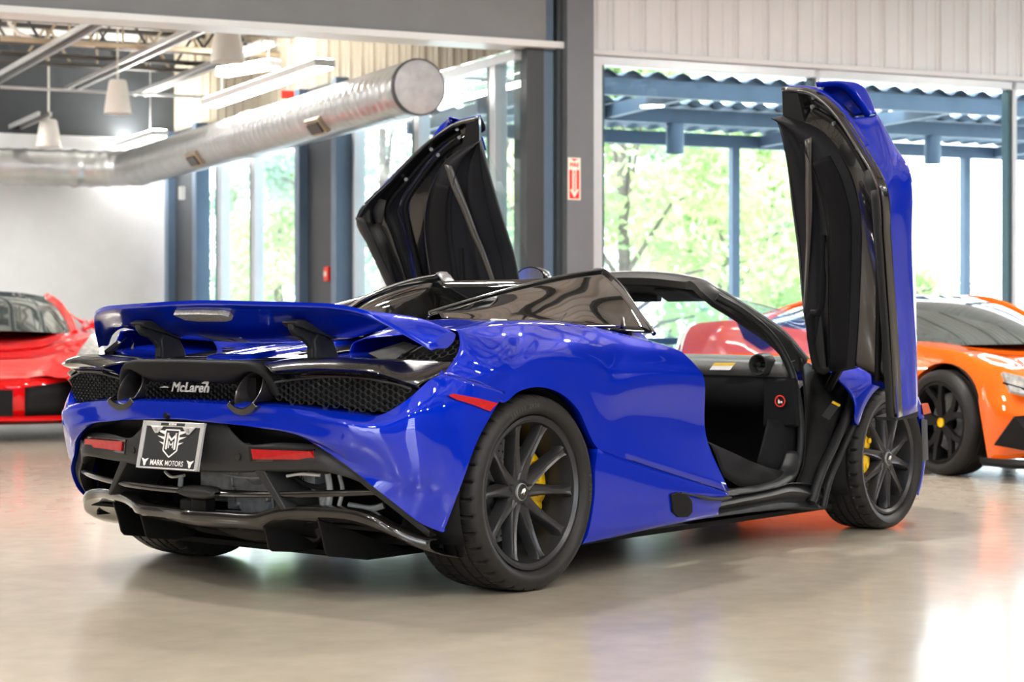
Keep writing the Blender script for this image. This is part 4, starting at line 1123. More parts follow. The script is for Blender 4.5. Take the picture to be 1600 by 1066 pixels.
mb = MB(); mb.loft(gridc(ws, 5, 6), raw=True); mb.build('windscreen', m_glass, car)
mb = MB(); mb.loft([[(1.80, -.42, 1.10), (1.84, 0, 1.14), (1.80, .42, 1.10)], [(1.93, -.42, 1.055), (1.97, 0, 1.09), (1.93, .42, 1.055)]], nu=14, nv=4); mb.build('header_trim', m_matt, car, thick=.02, offset=0)
mb = MB(); mb.box((1.98, -.02, 1.075), (.04, .2, .055)); mb.tube([(1.96, 0, 1.09), (1.90, 0, 1.12)], .012, 8); mb.build('rear_view_mirror', m_matt, car, bevel=.012)
mb = MB()
for s in (1, -1): pass
pair(lambda m_: m_.box((1.90, -.30, 1.075), (.13, .24, .014), Matrix.Rotation(math.radians(22), 3, 'Y')), 'sun_visor', m_cloth, bevel=.006)

# --- wing on two pylons
def wing(mb):
    te = [(-.705, 0, 1.010), (-.70, .12, 1.008), (-.688, .30, 1.003), (-.665, .48, .998), (-.64, .60, .992), (-.602, .70, .972), (-.553, .765, .934), (-.503, .818, .894), (-.451, .868, .853)]
    le = [(-.40, 0, .872), (-.40, .12, .874), (-.40, .30, .880), (-.405, .48, .893), (-.41, .60, .916), (-.405, .70, .938), (-.395, .78, .940), (-.38, .85, .922), (-.362, .90, .899)]
    rows = []
    for a, b in zip(te, le):
        a = Vector(a); b = Vector(b); d = b - a; up = Vector((-d.z, 0, d.x)).normalized()
        if up.z < 0: up = -up
        top = [a + Vector((0, 0, .010)), a.lerp(b, .25) + up * .014, a.lerp(b, .55) + up * .020, a.lerp(b, .85) + up * .018, b + up * .004]
        bot = [b - up * .004, a.lerp(b, .8) - up * .022, a.lerp(b, .5) - up * .026, a.lerp(b, .22) - up * .012, a + Vector((0, 0, -.006)), a + Vector((0, 0, .010))]
        rows.append(top + bot)
    g = gridc([[rows[j][i] for j in range(len(rows))] for i in range(len(rows[0]))], 5, 4)
    mb.loft(g, raw=True)
    mb.face([r[-1] for r in g[:-1]])
mb = MB(); wing(mb); mb.both()
wg = mb.build('rear_wing', m_blue, car, angle=30)
mb = MB()                                                  # high brake lamp set into the underside
q = [X(px, py, -.58) for px, py in ((263, 493), (268, 501), (285, 503), (325, 503), (335, 501), (337, 496), (332, 493), (300, 492))]
cc = sum(q, Vector()) / len(q); q = [Vector((-.660 - (p.z - cc.z) * 2.0, (p.y - cc.y) * 1.05, p.z - cc.z + .957)) for p in q]
mb.prism(q, (.012, 0, .022)); mb.build('brake_lamp', m_clear, wg, smooth=False)
def recess_w(mb):
    q = [X(px, py, -.52) for px, py in ((164, 495), (168, 502), (177, 508), (190, 513), (184, 503), (178, 497), (168, 493))]
    mb.prism(ML(q), (.01, 0, .006))
def pylon(mb):
    y = -.40
    o = [(452, 505), (459, 502), (466, 503), (515, 530), (519, 545), (523, 562), (484, 562), (484, 545), (478, 536), (470, 528), (459, 524), (453, 515)]
    q = [Y(px, py, y) for px, py in o]
    mb.prism([p + Vector((0, -.012, 0)) for p in q], (0, .024, 0))
    c = [Y(px, py, y) for px, py in ((490, 520), (514, 531), (520, 546), (525, 566), (486, 566), (486, 546), (484, 532))]
    mb.prism([p + Vector((0, -.022, -.002)) for p in c], (0, .044, 0))
    pt = [Y(px, py, y) for px, py in ((450, 505), (458, 501), (467, 502), (517, 530), (512, 532), (455, 512))]
    mb.prism([p + Vector((0, -.035, .004)) for p in pt], (0, .07, 0))
pair(pylon, 'wing_pylon', m_satin, bevel=.006, seg=2)

# --- diffuser with four fins
dl0 = [Y(*t) for t in ((290, 799, 0), (340, 801.5, -.14), (398, 804, -.31), (420, 798, -.36), (445, 793, -.42), (500, 793, -.555), (545, 797, -.66), (580, 807, -.745), (612, 825, -.805), (645, 840, -.85), (672, 847, -.885))]
def diffuser(mb):
    lo = [p + Vector((.002, 0, -.032 if i < 8 else -.022)) for i, p in enumerate(dl0)]
    r = [[p + Vector((.05, 0.004, .004)) for p in dl0], dl0, lo,
         [Vector((p.x + .16, p.y * .98, p.z - .045)) for p in lo], [Vector((p.x + .36, p.y * .93, max(.128, p.z - .11))) for p in lo], [Vector((.05, p.y * .80, .12)) for p in lo]]
    mb.loft(gridc(centre(r), 4, 4), raw=True)
mb = MB(); diffuser(mb); mb.both()
mb.build('diffuser', vary(mat('gloss_carbon_diffuser', (0.010, 0.0095, 0.009), .22, coat=1.0), 60, .25), car, angle=28, thick=.004, offset=0)
def fin(o, y):
    def f(mb):
        q = [Y(px, py, y) for px, py in o]; mb.prism([p + Vector((0, -.004, 0)) for p in q], (0, .008, 0))
    return f
pair(fin([(409, 817), (415, 838), (420, 858), (425, 862), (465, 863), (489, 859), (497, 853), (470, 835), (440, 822)], -.322), 'diffuser_fin', m_matt, bevel=.003)
pair(fin([(495, 812), (503, 840), (508, 864), (513, 870), (540, 872), (575, 871), (604, 865), (637, 861), (590, 845), (540, 825)], -.535), 'diffuser_fin', m_matt, bevel=.003)
# void behind the lower grille, struts and the gearbox seen through it
mb = MB()
mb.box((-.33, 0, .40), (.02, 1.62, .46)); mb.box((-.48, 0, .615), (.34, 1.5, .012)); mb.box((-.45, 0, .25), (.26, 1.5, .012))
for s in (1, -1): mb.box((-.40, s * .80, .42), (.22, .012, .44))
mb.build('engine_bay_liner', m_void, car, smooth=False)
def strut_fin(mb):
    o = [RX(396, 735, .03), RX(412, 735, .03), RX(446, 796, .03), RX(438, 797, .03)]
    mb.prism(o, (.20, 0, .0))
pair(strut_fin, 'grille_strut', m_satin, bevel=.004)
bar = MB(); bar.tube([RX(205, 757, .05), RX(290, 767, .05), RX(360, 772, .05), RX(445, 773, .05), RX(520, 771, .06), RX(600, 769, .10)], .012, 10, smooth=30); bar.v = [Vector((max(p.x, -.77), p.y, p.z)) for p in bar.v]
bar.both().build('grille_bar', m_gloss, car)
c = RX(308, 769, .03); mb = MB()
mb.loft([[c + Vector((dx * 1.0, -u, h * v)) for u, h in ((-.10, .25), (-.06, .9), (0, 1.05), (.06, .9), (.10, .25))] for dx, v in ((.04, .018), (0.0, .019), (-.012, .006), (-.012, -.012), (0, -.02), (.04, -.018))], nu=20, nv=14)
mb.build('radar_cover', m_satin, car, thick=.003, offset=0)
gb = MB()
c = Vector((-.48, -.12, .42))
gb.box((-.46, -.10, .40), (.16, .26, .26)); gb.box((-.44, .12, .37), (.12, .20, .16))
gb.lathe([(.001, -.57), (.06, -.57), (.075, -.56), (.085, -.53), (.085, -.45)], 28, (0, -.14, .44), 'x'); gb.lathe([(.001, -.56), (.09, -.56), (.105, -.54), (.11, -.46)], 28, (0, -.12, .34), 'x')
for k in range(9):
    a = k * .7; gb.tube([(-.575, -.12 + .09 * math.cos(a), .35 + .09 * math.sin(a)), (-.55, -.12 + .09 * math.cos(a), .35 + .09 * math.sin(a))], .009, 8)
for k in range(5): gb.bar((-.55, -.22 + k * .05, .28), (-.56, -.20 + k * .05, .50), .008, .008)
gb.build('gearbox_casing', m_alloy, car, bevel=.006)
mb = MB(); q0 = [RX(451, 738, .18), RX(492, 738, .2), RX(492, 795, .2), RX(464, 795, .18), RX(451, 765, .18)]; mb.prism(q0, (.06, 0, 0))
for k in range(8): mb.bar(RX(453 + k * 3.2, 742, .178), RX(458 + k * 3.2, 792, .178), .002, .004)
mb.build('heat_shield', m_alloy, car, smooth=False, bevel=.003)
for pts, r, m in (([RX(455, 742, .12), RX(475, 756, .12), RX(500, 761, .12), RX(512, 758, .13)], .009, m_matt), ([RX(448, 744, .10), RX(470, 741, .10), RX(500, 743, .11)], .005, m_white),
                  ([RX(350, 741, .1), RX(370, 745, .1), RX(410, 746, .1)], .005, m_alloy), ([RX(512, 740, .12), RX(516, 770, .13), RX(512, 795, .13)], .012, m_alloy), ([RX(530, 742, .13), RX(535, 765, .14), RX(530, 790, .14)], .008, m_alloy),
                  ([RX(258, 737, .1), RX(268, 745, .1), RX(288, 743, .1)], .006, m_chrome), ([RX(283, 745, .12), RX(282, 760, .12)], .010, m_alloy), ([RX(545, 790, .16), RX(580, 795, .17), RX(600, 790, .18)], .012, m_alloy),
                  ([RX(505, 775, .13), RX(507, 797, .13)], .016, m_disc)):
    MB().tube(pts, r, 8, smooth=14).build('hose', m, car)
for t in ((300, 790), (318, 788)):
    c = RX(*t, .1); MB().box(c, (.06, .07, .05)).build('pump_unit', m_matt, car, bevel=.01)

# --- side skirt under the quarter panel, with its intake
sk0 = [(934, 702, -.967), (985, 720, -.972), (1042, 739, -.979), (1095, 756, -.985), (1138, 771, -.990)]
sk1 = [(930, 735, -.972), (980, 748, -.978), (1040, 762, -.986), (1090, 772, -.99), (1130, 779, -.99)]
sk2 = [(928, 785, -.970), (975, 795, -.975), (1030, 798, -.983), (1080, 800, -.985), (1122, 797, -.98)]
sk3 = [(911, 849, -.955), (960, 838, -.958), (1015, 826, -.965), (1070, 815, -.97), (1121, 806, -.965)]
def skirt(mb):
    r = [[P(t) for t in s] for s in (sk0, sk1, sk2, sk3)]
    r.append([p + Vector((0, .10, -.004)) for p in r[-1]])
    g = gridc(r, 6, 4); mb.loft(g, raw=True)
    ed = [x[-1] for x in g]; mb.loft([ed, [p + Vector((-.03, .06, 0)) for p in ed]], raw=True)
    ed = [x[0] for x in g]; mb.loft([ed, [p + Vector((0.0, .05, 0)) for p in ed]], raw=True)
pair(skirt, 'side_skirt', m_blue, thick=.004, offset=0)
def intake(mb):
    o = [P(t) + Vector((-.002, -.014, 0)) for t in ((1046, 772, -.987), (1056, 769, -.989), (1070, 772, -.99), (1078, 783, -.988), (1079, 800, -.986), (1072, 808, -.978), (1055, 808, -.976), (1048, 800, -.982))]
    mb.prism(o, (0, .02, 0))
pair(intake, 'skirt_intake', m_matt, bevel=.004)
def blade_edge(mb):
    a = [P(t) + Vector((0, -.012, 0)) for t in ((1060, 770, -.99), (1090, 776, -.994), (1115, 780, -.995), (1138, 777, -.995))]
    mb.tube(a, [.004, .008, .008, .004], 8, smooth=14)
pair(blade_edge, 'skirt_blade', m_satin)

# --- wheel housings, floor, sills
for cx in (0.0, 2.67):
    for s in (1, -1):
        mb = MB(); pts = []
        r = .385 if cx == 0 else .365; cz = .345 if cx == 0 else .325
        arc = [Vector((cx + r * math.cos(math.radians(t)), 0, cz + r * math.sin(math.radians(t)))) for t in range(-28, 209, 8)]
        y0, y1 = (.935, .56) if cx == 0 else (.90, .56)
        mb.loft([[p + Vector((0, s * y0, 0)) for p in arc], [p + Vector((0, s * y1, 0)) for p in arc]], raw=True)
        mb.face([p + Vector((0, s * y1, 0)) for p in arc])
        mb.build('wheel_housing', m_void, car, thick=.003, offset=0)
mb = MB(); mb.box((1.35, 0, .125), (3.5, 1.06, .02)); mb.box((1.36, 0, .125), (1.9, 1.66, .02)); mb.build('floor_pan', m_void, car, smooth=False)
def sill(mb):
    a0 = [(1100, 778, -.90), (1160, 772, -.90), (1205, 764, -.895), (1228, 756, -.885), (1246, 740, -.875), (1252, 712, -.865)]
    A0 = [P(t) for t in a0]
    mb.loft(gridc([[p + Vector((0, .10, .01)) for p in A0], [p + Vector((0, .03, .018)) for p in A0], A0], 5, 3), raw=True)
    B0 = [P(t) for t in ((1098, 796, -.90), (1150, 786, -.905), (1205, 775, -.905), (1240, 768, -.905), (1290, 778, -.90))]
    C0 = [P(t) for t in ((1098, 810, -.89), (1150, 803, -.89), (1205, 796, -.89), (1240, 793, -.89), (1290, 795, -.88))]
    E0 = [P(t) for t in ((1100, 778, -.90), (1160, 772, -.90), (1205, 764, -.895), (1240, 755, -.89), (1290, 760, -.88))]
    mb.loft(gridc([E0, [a.lerp(b, .5) + Vector((0, .03, .01)) for a, b in zip(E0, B0)], B0, [a.lerp(b, .5) + Vector((0, .025, 0)) for a, b in zip(B0, C0)], C0, [p + Vector((0, .2, -.01)) for p in C0]], 5, 3), raw=True)
pair(sill, 'door_sill', m_seal, thick=.004, offset=0)
def seal(mb):
    a = [P(t) for t in ((1130, 775, -.84), (1185, 769, -.84), (1222, 758, -.84), (1244, 738, -.835), (1251, 700, -.83), (1250, 650, -.825), (1243, 605, -.815), (1232, 570, -.79), (1205, 525, -.745), (1160, 487, -.68), (1120, 464, -.61))]
    mb.tube(a, .017, 10, smooth=60)
pair(seal, 'door_seal', m_seal)
# --- cabin
mb = MB()
mb.box((1.55, 0, .16), (1.5, 1.5, .02)); mb.box((.86, 0, .52), (.02, 1.5, .78)); mb.loft([[(2.42, -.74, .20), (2.42, .74, .20)], [(2.30, -.74, .60), (2.30, .74, .60)]], nu=2, nv=2)
mb.build('cabin_liner', m_cloth, car, smooth=False, thick=.006, offset=0)
def side_trim(mb):
    a = [P(t) for t in ((1104, 690, -.80), (1140, 706, -.80), (1175, 722, -.80), (1215, 735, -.80), (1240, 735, -.80))]
    b = [P(t) for t in ((1130, 745, -.855), (1160, 762, -.855), (1190, 760, -.855), (1225, 750, -.85), (1244, 735, -.845))]
    mb.loft(gridc([[p + Vector((0, .16, -.10)) for p in a], a, b], 5, 4), raw=True)
pair(side_trim, 'sill_trim', m_cloth2, thick=.004, offset=0)
def foot(mb):
    a = [P(t) for t in ((1200, 655, -.70), (1222, 656, -.76), (1246, 652, -.80))]; b = [P(t) for t in ((1180, 735, -.70), (1205, 740, -.76), (1240, 730, -.80))]
    mb.loft(gridc([a, b], 5, 4), raw=True)
pair(foot, 'footwell_trim', m_cloth2, thick=.004, offset=0)
db = [Vector((2.02, y, z)) for y, z in ((-.78, .735), (-.62, .742), (-.40, .745), (0, .75), (.40, .745), (.62, .742), (.78, .735))]
mb = MB(); rows = [[p + Vector((.45, 0, .05)) for p in db], [p + Vector((.12, 0, .052)) for p in db], [p + Vector((.01, 0, .035)) for p in db], [p + Vector((-.01, 0, .0)) for p in db], [p + Vector((0.02, 0, -.035)) for p in db]]
mb.loft(gridc(rows, 4, 4), raw=True); mb.build('dashboard', m_dash, car, thick=.004, offset=0)
mb = MB(); rows = [[p + Vector((.02, 0, -.03)) for p in db], [p + Vector((0.0, 0, -.08)) for p in db], [p + Vector((.02, 0, -.16)) for p in db], [p + Vector((.16, 0, -.22)) for p in db]]
mb.loft(gridc(rows, 4, 4), raw=True); mb.build('dash_lower', m_cloth2, car, thick=.004, offset=0)
mb = MB(); q = [X(px, py, 2.003) for px, py in ((1119, 567), (1152, 567), (1144, 578), (1112, 578))]; q = [Vector((2.0 - .012 + (p.z - .75) * .2, p.y, p.z)) for p in q]
lw = mb.prism(q, (-.0015, 0, 0)).build('airbag_label', m_white, car, smooth=False)
qa = q[0]; qb = q[1]; qc = qb.lerp(q[2], .42); qd = qa.lerp(q[3], .42)
MB().prism([p + Vector((-.0018, 0, 0)) for p in (qa, qb, qc, qd)], (-.001, 0, 0)).build('label_stripe', m_yellow, car, smooth=False)
vc = X(1186, 570, 1.98)
mb = MB(); mb.lathe([(.030, .05), (.036, .0), (.040, -.012), (.046, -.012), (.050, .0), (.052, .06)], 32, vc, 'x'); vt = mb.build('air_vent', m_satin, car)
mb = MB(); mb.lathe([(.001, .03), (.034, .03)], 24, vc, 'x'); mb.box(vc + Vector((.008, 0, 0)), (.01, .07, .008)); mb.lathe([(.001, -.006), (.012, -.004), (.013, .03)], 16, vc, 'x'); mb.build('vent_core', m_matt, vt)
mb = MB(); kp = [X(1193, 592, 1.99), X(1243, 590, 1.99), X(1247, 668, 1.99), X(1190, 668, 1.99)]; mb.prism(kp, (.03, 0, 0)); mb.build('kick_panel', m_cloth2, car, bevel=.015)
sc_ = X(1219.5, 627, 1.985)
def sticker(mb, r0, r1): mb.lathe([(r0, 0), (r1, 0)], 28, sc_ + Vector((-.004, 0, 0)), 'x')
a = MB(); a.lathe([(.001, .0), (.026, .0), (.026, .004)], 28, sc_ + Vector((-.002, 0, 0)), 'x'); wl = a.build('warning_sticker', m_matt, car)
a = MB(); a.lathe([(.021, -.004), (.027, -.004)], 28, sc_, 'x'); a.bar(sc_ + Vector((-.0045, .016, .016)), sc_ + Vector((-.0045, -.016, -.016)), .005, .001); a.build('sticker_ring', m_red, wl, thick=.0006)
a = MB(); a.box(sc_ + Vector((-.0042, .006, -.002)), (.001, .008, .016)); a.box(sc_ + Vector((-.0042, -.006, -.004)), (.001, .012, .008)); a.build('sticker_figure', m_white, wl, smooth=False)
for s in (1, -1):                                          # seats, low inside the cabin
    st = MB(); c = Vector((1.28, s * .37, 0))
    st.loft([[c + Vector((x, y * 1.0, z + (.05 if abs(y) > .15 else 0))) for y in (-.24, -.19, -.10, 0, .10, .19, .24)] for x, z in ((.55, .28), (.45, .34), (.2, .31), (.02, .28), (-.08, .40), (-.16, .70), (-.22, .95))], nu=18, nv=24)
    st.build('seat', m_cloth, car, thick=.03, offset=-1)

# --- black inner structure ahead of the door and the front wing
def cowl(mb):
    a = [P(t) for t in ((1250, 560, -.80), (1255, 600, -.82), (1258, 660, -.84), (1256, 720, -.86), (1240, 765, -.87))]
    b = [P(t) for t in ((1335, 590, -.80), (1326, 620, -.84), (1310, 665, -.87), (1290, 720, -.885), (1272, 788, -.89))]
    mid = [x.lerp(y, .5) + Vector((0, .05, 0)) for x, y in zip(a, b)]
    mb.loft(gridc([a, mid, b], 5, 5), raw=True)
pair(cowl, 'hinge_pillar', m_matt, thick=.004, offset=0)
def rib1(mb):
    mb.tube([P(t) for t in ((1338, 592, -.86), (1326, 640, -.885), (1305, 690, -.90), (1282, 740, -.90), (1268, 785, -.895))], .022, 10, smooth=30)
    mb.tube([P(t) for t in ((1350, 610, -.88), (1335, 660, -.90), (1315, 705, -.905), (1296, 750, -.905), (1286, 792, -.90))], .016, 10, smooth=30)
pair(rib1, 'pillar_seal', m_seal)
def ds(mb):
    c = P((1290, 655, -.87)); mb.box(c, (.003, .05, .09), Euler((math.radians(-30), 0, 0)).to_matrix())
q = [P(t) + Vector((-.02, -.035, 0)) for t in ((1294, 626, -.87), (1306, 632, -.875), (1288, 656, -.88), (1276, 649, -.875))]
pl2 = MB().prism(q, (.006, .004, 0)).build('data_plate', m_matt, car, smooth=False)
e = MB(); e.prism([q[0] + Vector((-.002, -.002, 0)), q[1] + Vector((-.002, -.002, 0)), q[1].lerp(q[2], .14) + Vector((-.002, -.002, 0)), q[0].lerp(q[3], .14) + Vector((-.002, -.002, 0))], (.001, .001, 0)); e.build('plate_stripe', m_yellow, pl2, smooth=False)
FC = (2.67, .325)
def farch(r, th, y): return arch(r, th, y, FC[0], FC[1])
def fender(mb):
    cols = []
    for th, yt, zt, xt in ((152, -.80, .745, 2.30), (138, -.80, .755, 2.38), (120, -.80, .765, 2.48), (100, -.80, .765, 2.62), (80, -.79, .75, 2.76), (60, -.77, .72, 2.90), (40, -.735, .665, 3.02), (20, -.70, .59, 3.12), (0, -.68, .48, 3.19), (-18, -.69, .34, 3.20), (-30, -.72, .18, 3.17)):
        k = max(0, (60 - th) / 90); yl = -.935 + .035 * k
        lo = farch(.352, th, yl); top = Vector((xt, yt, zt))
        mid = lo.lerp(top, .45); mid.y = -.925 + .075 * k
        m2 = lo.lerp(top, .78); m2.y = min(-.84 + .08 * k, top.y - .05); m2 = m2 + Vector((0, 0, .012))
        cols.append([top, m2, mid, farch(.39, th, yl - .003), lo])
    g = gridc([[c[i] for c in cols] for i in range(5)], 5, 5)
    mb.loft(g, raw=True)
    mb.loft([g[-1], [p + Vector((0, .035, 0)) for p in g[-1]]], raw=True)
pair(fender, 'front_wing_panel', m_blue, thick=.004, offset=0)
mb = MB()                                                  # bonnet and nose, hidden from this side by the cabin
tops = [(2.30, .735), (2.48, .745), (2.76, .735), (3.06, .66), (3.3, .56), (3.5, .44), (3.62, .31), (3.6, .16)]
ws_ = [.80, .80, .80, .78, .72, .66, .58, .56]
rows = [[Vector((x + .12 * (1 - (k) ** 2) * (x > 2.9), -w * k, z + .03 * (1 - k * k) * (x < 3.3))) for k in (1, .8, .4, 0, -.4, -.8, -1)] for (x, z), w in zip(tops, ws_)]
mb.loft(rows, nu=30, nv=36); mb.build('bonnet', m_blue, car, thick=.004, offset=0)
def fside(mb):
    a = [Vector((3.20, -.69, .40)), Vector((3.20, -.70, .28)), Vector((3.17, -.72, .16))]; b = [Vector((3.62, -.56, .33)), Vector((3.62, -.56, .22)), Vector((3.6, -.56, .14))]
    mb.loft(gridc([a, b], 4, 4), raw=True)
pair(fside, 'front_bumper_corner', m_blue, thick=.004, offset=0)
def fmark(mb):
    q = [P(t) for t in ((1438, 632, -.925), (1448, 630, -.90), (1453, 645, -.89), (1441, 648, -.925))]
    mb.prism([p + Vector((-.01, -.012, 0)) for p in q], (.02, .02, 0))
pair(fmark, 'front_marker', m_amber)
def flip(mb):
    q = [P(t) for t in ((1438, 655, -.93), (1447, 656, -.92), (1449, 718, -.92), (1440, 722, -.93))]
    mb.prism([p + Vector((-.005, -.008, 0)) for p in q], (.02, .01, 0))
pair(flip, 'front_air_slot', m_matt)

# --- wheels
def make_wheel(cx, cy, cz, s, R, wd, rr_, hub_o, off, cal_th, disc_r, tyre_txt):
    """s: -1 right, +1 left; o runs outwards from the middle of the tyre"""
    def T(r, th, o): return Vector((cx + r * math.cos(th), cy + s * o, cz + r * math.sin(th)))
    h = wd / 2
    lip = h - .022
    rim = MB()
    prof = [(rr_ - .030, lip - .030), (rr_ - .024, lip - .006), (rr_ - .012, lip + .004), (rr_ - .002, lip + .002), (rr_ + .002, lip - .012)]
    def lathe(mb, pr, n=96, a0=0, a1=2 * math.pi):
        full = abs(a1 - a0) > 6.28; k = n if full else n + 1
        vs = [T(r, a0 + (a1 - a0) * i / n, o) for i in range(k) for r, o in pr]; m = len(pr)
        mb.add(vs, [(i * m + j, ((i + 1) % k) * m + j, ((i + 1) % k) * m + j + 1, i * m + j + 1) for i in range(n) for j in range(m - 1)])
    lathe(rim, [(rr_ - .05, -h + .03), (rr_ - .045, 0), (rr_ - .034, lip - .05)] + prof)
    lathe(rim, [(.001, hub_o - .002), (.030, hub_o - .002), (.046, hub_o - .006), (.056, hub_o - .03), (.060, hub_o - .08), (.05, hub_o - .10)], 40)
    for k in range(10):
        th = math.radians(off + 36 * k); pairoff = math.radians(5.5 if k % 2 == 0 else -5.5)
        rows = []
        for f in [i / 12 for i in range(13)]:
            r = .040 + (rr_ - .030 - .040) * f
            a = th + pairoff * (1 - f) ** 2
            o = hub_o - .004 + (lip - .012 - hub_o + .004) * (f ** 1.7)
            w = .027 * (1 - f) + .0145 * f + .009 * max(0, (f - .88) / .12) ** 2
            w -= .003 * math.sin(math.pi * f)
            d = .046 * (1 - f) + .040 * f
            c = T(r, a, o); tn = Vector((-math.sin(a), 0, math.cos(a))); out = Vector((0, s, 0)); rad = Vector((math.cos(a), 0, math.sin(a)))
            rows.append([c - tn * w * 1.15 - out * d, c - tn * w - out * .006, c - tn * w * .72 + out * .002, c - tn * w * .3 - out * .0035, c + tn * w * .3 - out * .0035, c + tn * w * .72 + out * .002, c + tn * w - out * .006, c + tn * w * 1.15 - out * d, c - tn * w * 1.15 - out * d])
        rim.loft(rows, raw=True)
    wheel = rim.build('wheel', m_rim, car, angle=35)
    cap = MB(); lathe(cap, [(.001, hub_o + .008), (.024, hub_o + .007), (.029, hub_o + .002), (.029, hub_o - .01)], 32); cp = cap.build('centre_cap', m_gloss, wheel)
    ring = MB(); lathe(ring, [(.0275, hub_o + .0055), (.0305, hub_o + .004), (.0315, hub_o - .004)], 32); ring.build('cap_ring', m_alloy, wheel)
    e = MB()
    pts = [(-.012, -.006), (-.004, .010), (.010, .014), (.014, .004), (.006, -.002), (.004, -.010), (.001, .000)]
    e.prism([Vector((cx - s * u * 1.0, cy + s * (hub_o + .0085), cz + v)) for u, v in pts], (0, s * .001, 0)); e.build('cap_emblem', m_white, wheel, smooth=False)
    # tyre: sidewalls, shoulders with cut blocks, four grooves round the tread
    half = [(rr_ + .001, lip - .008), (rr_ + .010, h - .008), (rr_ + .026, h + .001), (rr_ + (R - rr_) * .55, h + .003), (R - .016, h - .006), (R - .0065, h - .016), (R - .003, h - .028)]
    g = .006
    gro = []
    for c_, w_ in ((.075, .0075), (.026, .0065)):
        if wd < .28: c_ *= .82
        gro += [(R, c_ + w_), (R - g, c_ + w_ * .8), (R - g, c_ - w_ * .8), (R, c_ - w_)]
    side = half + [(R - .0008, h - .046)] + gro
    full = side + [(r, -o) for r, o in side[::-1]]
    n = 288; ty = MB(); vs = []; m = len(full)
    for i in range(n):
        th = 2 * math.pi * i / n
        for j, (r, o) in enumerate(full):
            jj = min(j, m - 1 - j)
            if i % 8 == 0 and jj in (5, 6, 7): r -= .012 if jj != 5 else .006
            if i % 8 == 4 and jj in (8, 11): r -= .006
            vs.append(T(r, th + (0.006 if jj in (6, 7) else 0), o))
    ty.add(vs, [(i * m + j, ((i + 1) % n) * m + j, ((i + 1) % n) * m + j + 1, i * m + j + 1) for i in range(n) for j in range(m - 1)])
    tyre = ty.build('tyre', m_rubber, wheel, angle=40, weld=False)
    if tyre_txt:
        rl_m = vary(mat('raised_rubber', (.05, .05, .05), .5), 50, .1)
        for body, a0, size in tyre_txt:
            tm = MB(); st = math.radians(3.1) * size / .022
            for i, ch in enumerate(body):
                if ch == ' ': continue
                a = math.radians(a0) - i * st; v2, f2 = text_mesh(ch, size, bold=.0004)
                rm_ = (rr_ + R) / 2 - .002
                tm.add([T(rm_ + v.y, a - (v.x) / rm_, h + .0035) for v in v2], f2)
            tm.build('sidewall_lettering', rl_m, wheel, smooth=False)
    # brake disc with drilled holes, bell and caliper
    dc = MB(); o0 = hub_o - (.115 if cx == 0 else .088)
    lathe(dc, [(.09, o0), (disc_r, o0), (disc_r, o0 - .032), (.09, o0 - .032)], 72)
    lathe(dc, [(.05, o0 + .03), (.085, o0 + .026), (.095, o0)], 48)
    dk = dc.build('brake_disc', m_disc, wheel)
    ho = MB()
    for k in range(40):
        a = k * 2 * math.pi / 40
        for q, rr2 in enumerate((disc_r - .018, disc_r - .045, disc_r - .07)):
            aa = a + q * .05; c = T(rr2, aa, o0 + .0008); u = Vector((math.cos(aa), 0, math.sin(aa))); v = Vector((-math.sin(aa), 0, math.cos(aa)))
            ho.add([c + (u * math.cos(t) + v * math.sin(t)) * .0045 for t in [i * math.pi / 3 for i in range(6)]], [tuple(range(6))])
    ho.build('disc_holes', m_matt, wheel, smooth=False)
    ca = MB(); A_ = math.radians(cal_th); rows = []
    for i in range(15):
        f = i / 14; a = A_ + math.radians(-42 + 84 * f); e_ = math.sin(math.pi * f) ** .35
        r0, r1 = disc_r - .065, disc_r + .034 - .012 * (1 - e_); oo = o0 + .028 + .034 * e_
        if i in (4, 10): oo -= .008
        rows.append([T(r0, a, o0 - .03), T(r0, a, oo - .012), T(r0 + .012, a, oo), T((r0 + r1) / 2, a, oo + .004), T(r1 - .012, a, oo), T(r1, a, oo - .014), T(r1, a, o0 - .05)])
    ca.loft(rows, raw=True); ca.face(rows[0]); ca.face(rows[-1])
    for f in (-30, -10, 10, 30):
        a = A_ + math.radians(f); c = T(disc_r - .02, a, o0 + .064); ca.tube([c, c + Vector((0, s * .006, 0))], .012, 12)
    ca.build('brake_caliper', m_yellow, wheel, angle=45)
    return wheel
TX = [('305/30 ZR20', 118, .020), ('P ZERO', 8, .022), ('103Y', 300, .016)]
make_wheel(0, -.8145, .345, -1, .345, .305, .272, .080, -2, 3, .185, TX)
make_wheel(0, .8145, .345, 1, .345, .305, .272, .080, -2, 3, .185, None)
make_wheel(2.67, -.822, .325, -1, .325, .245, .258, .100, -12, 178, .185, [('245/35 ZR19', 118, .018)])
make_wheel(2.67, .822, .325, 1, .325, .245, .258, .100, -12, 178, .185, None)

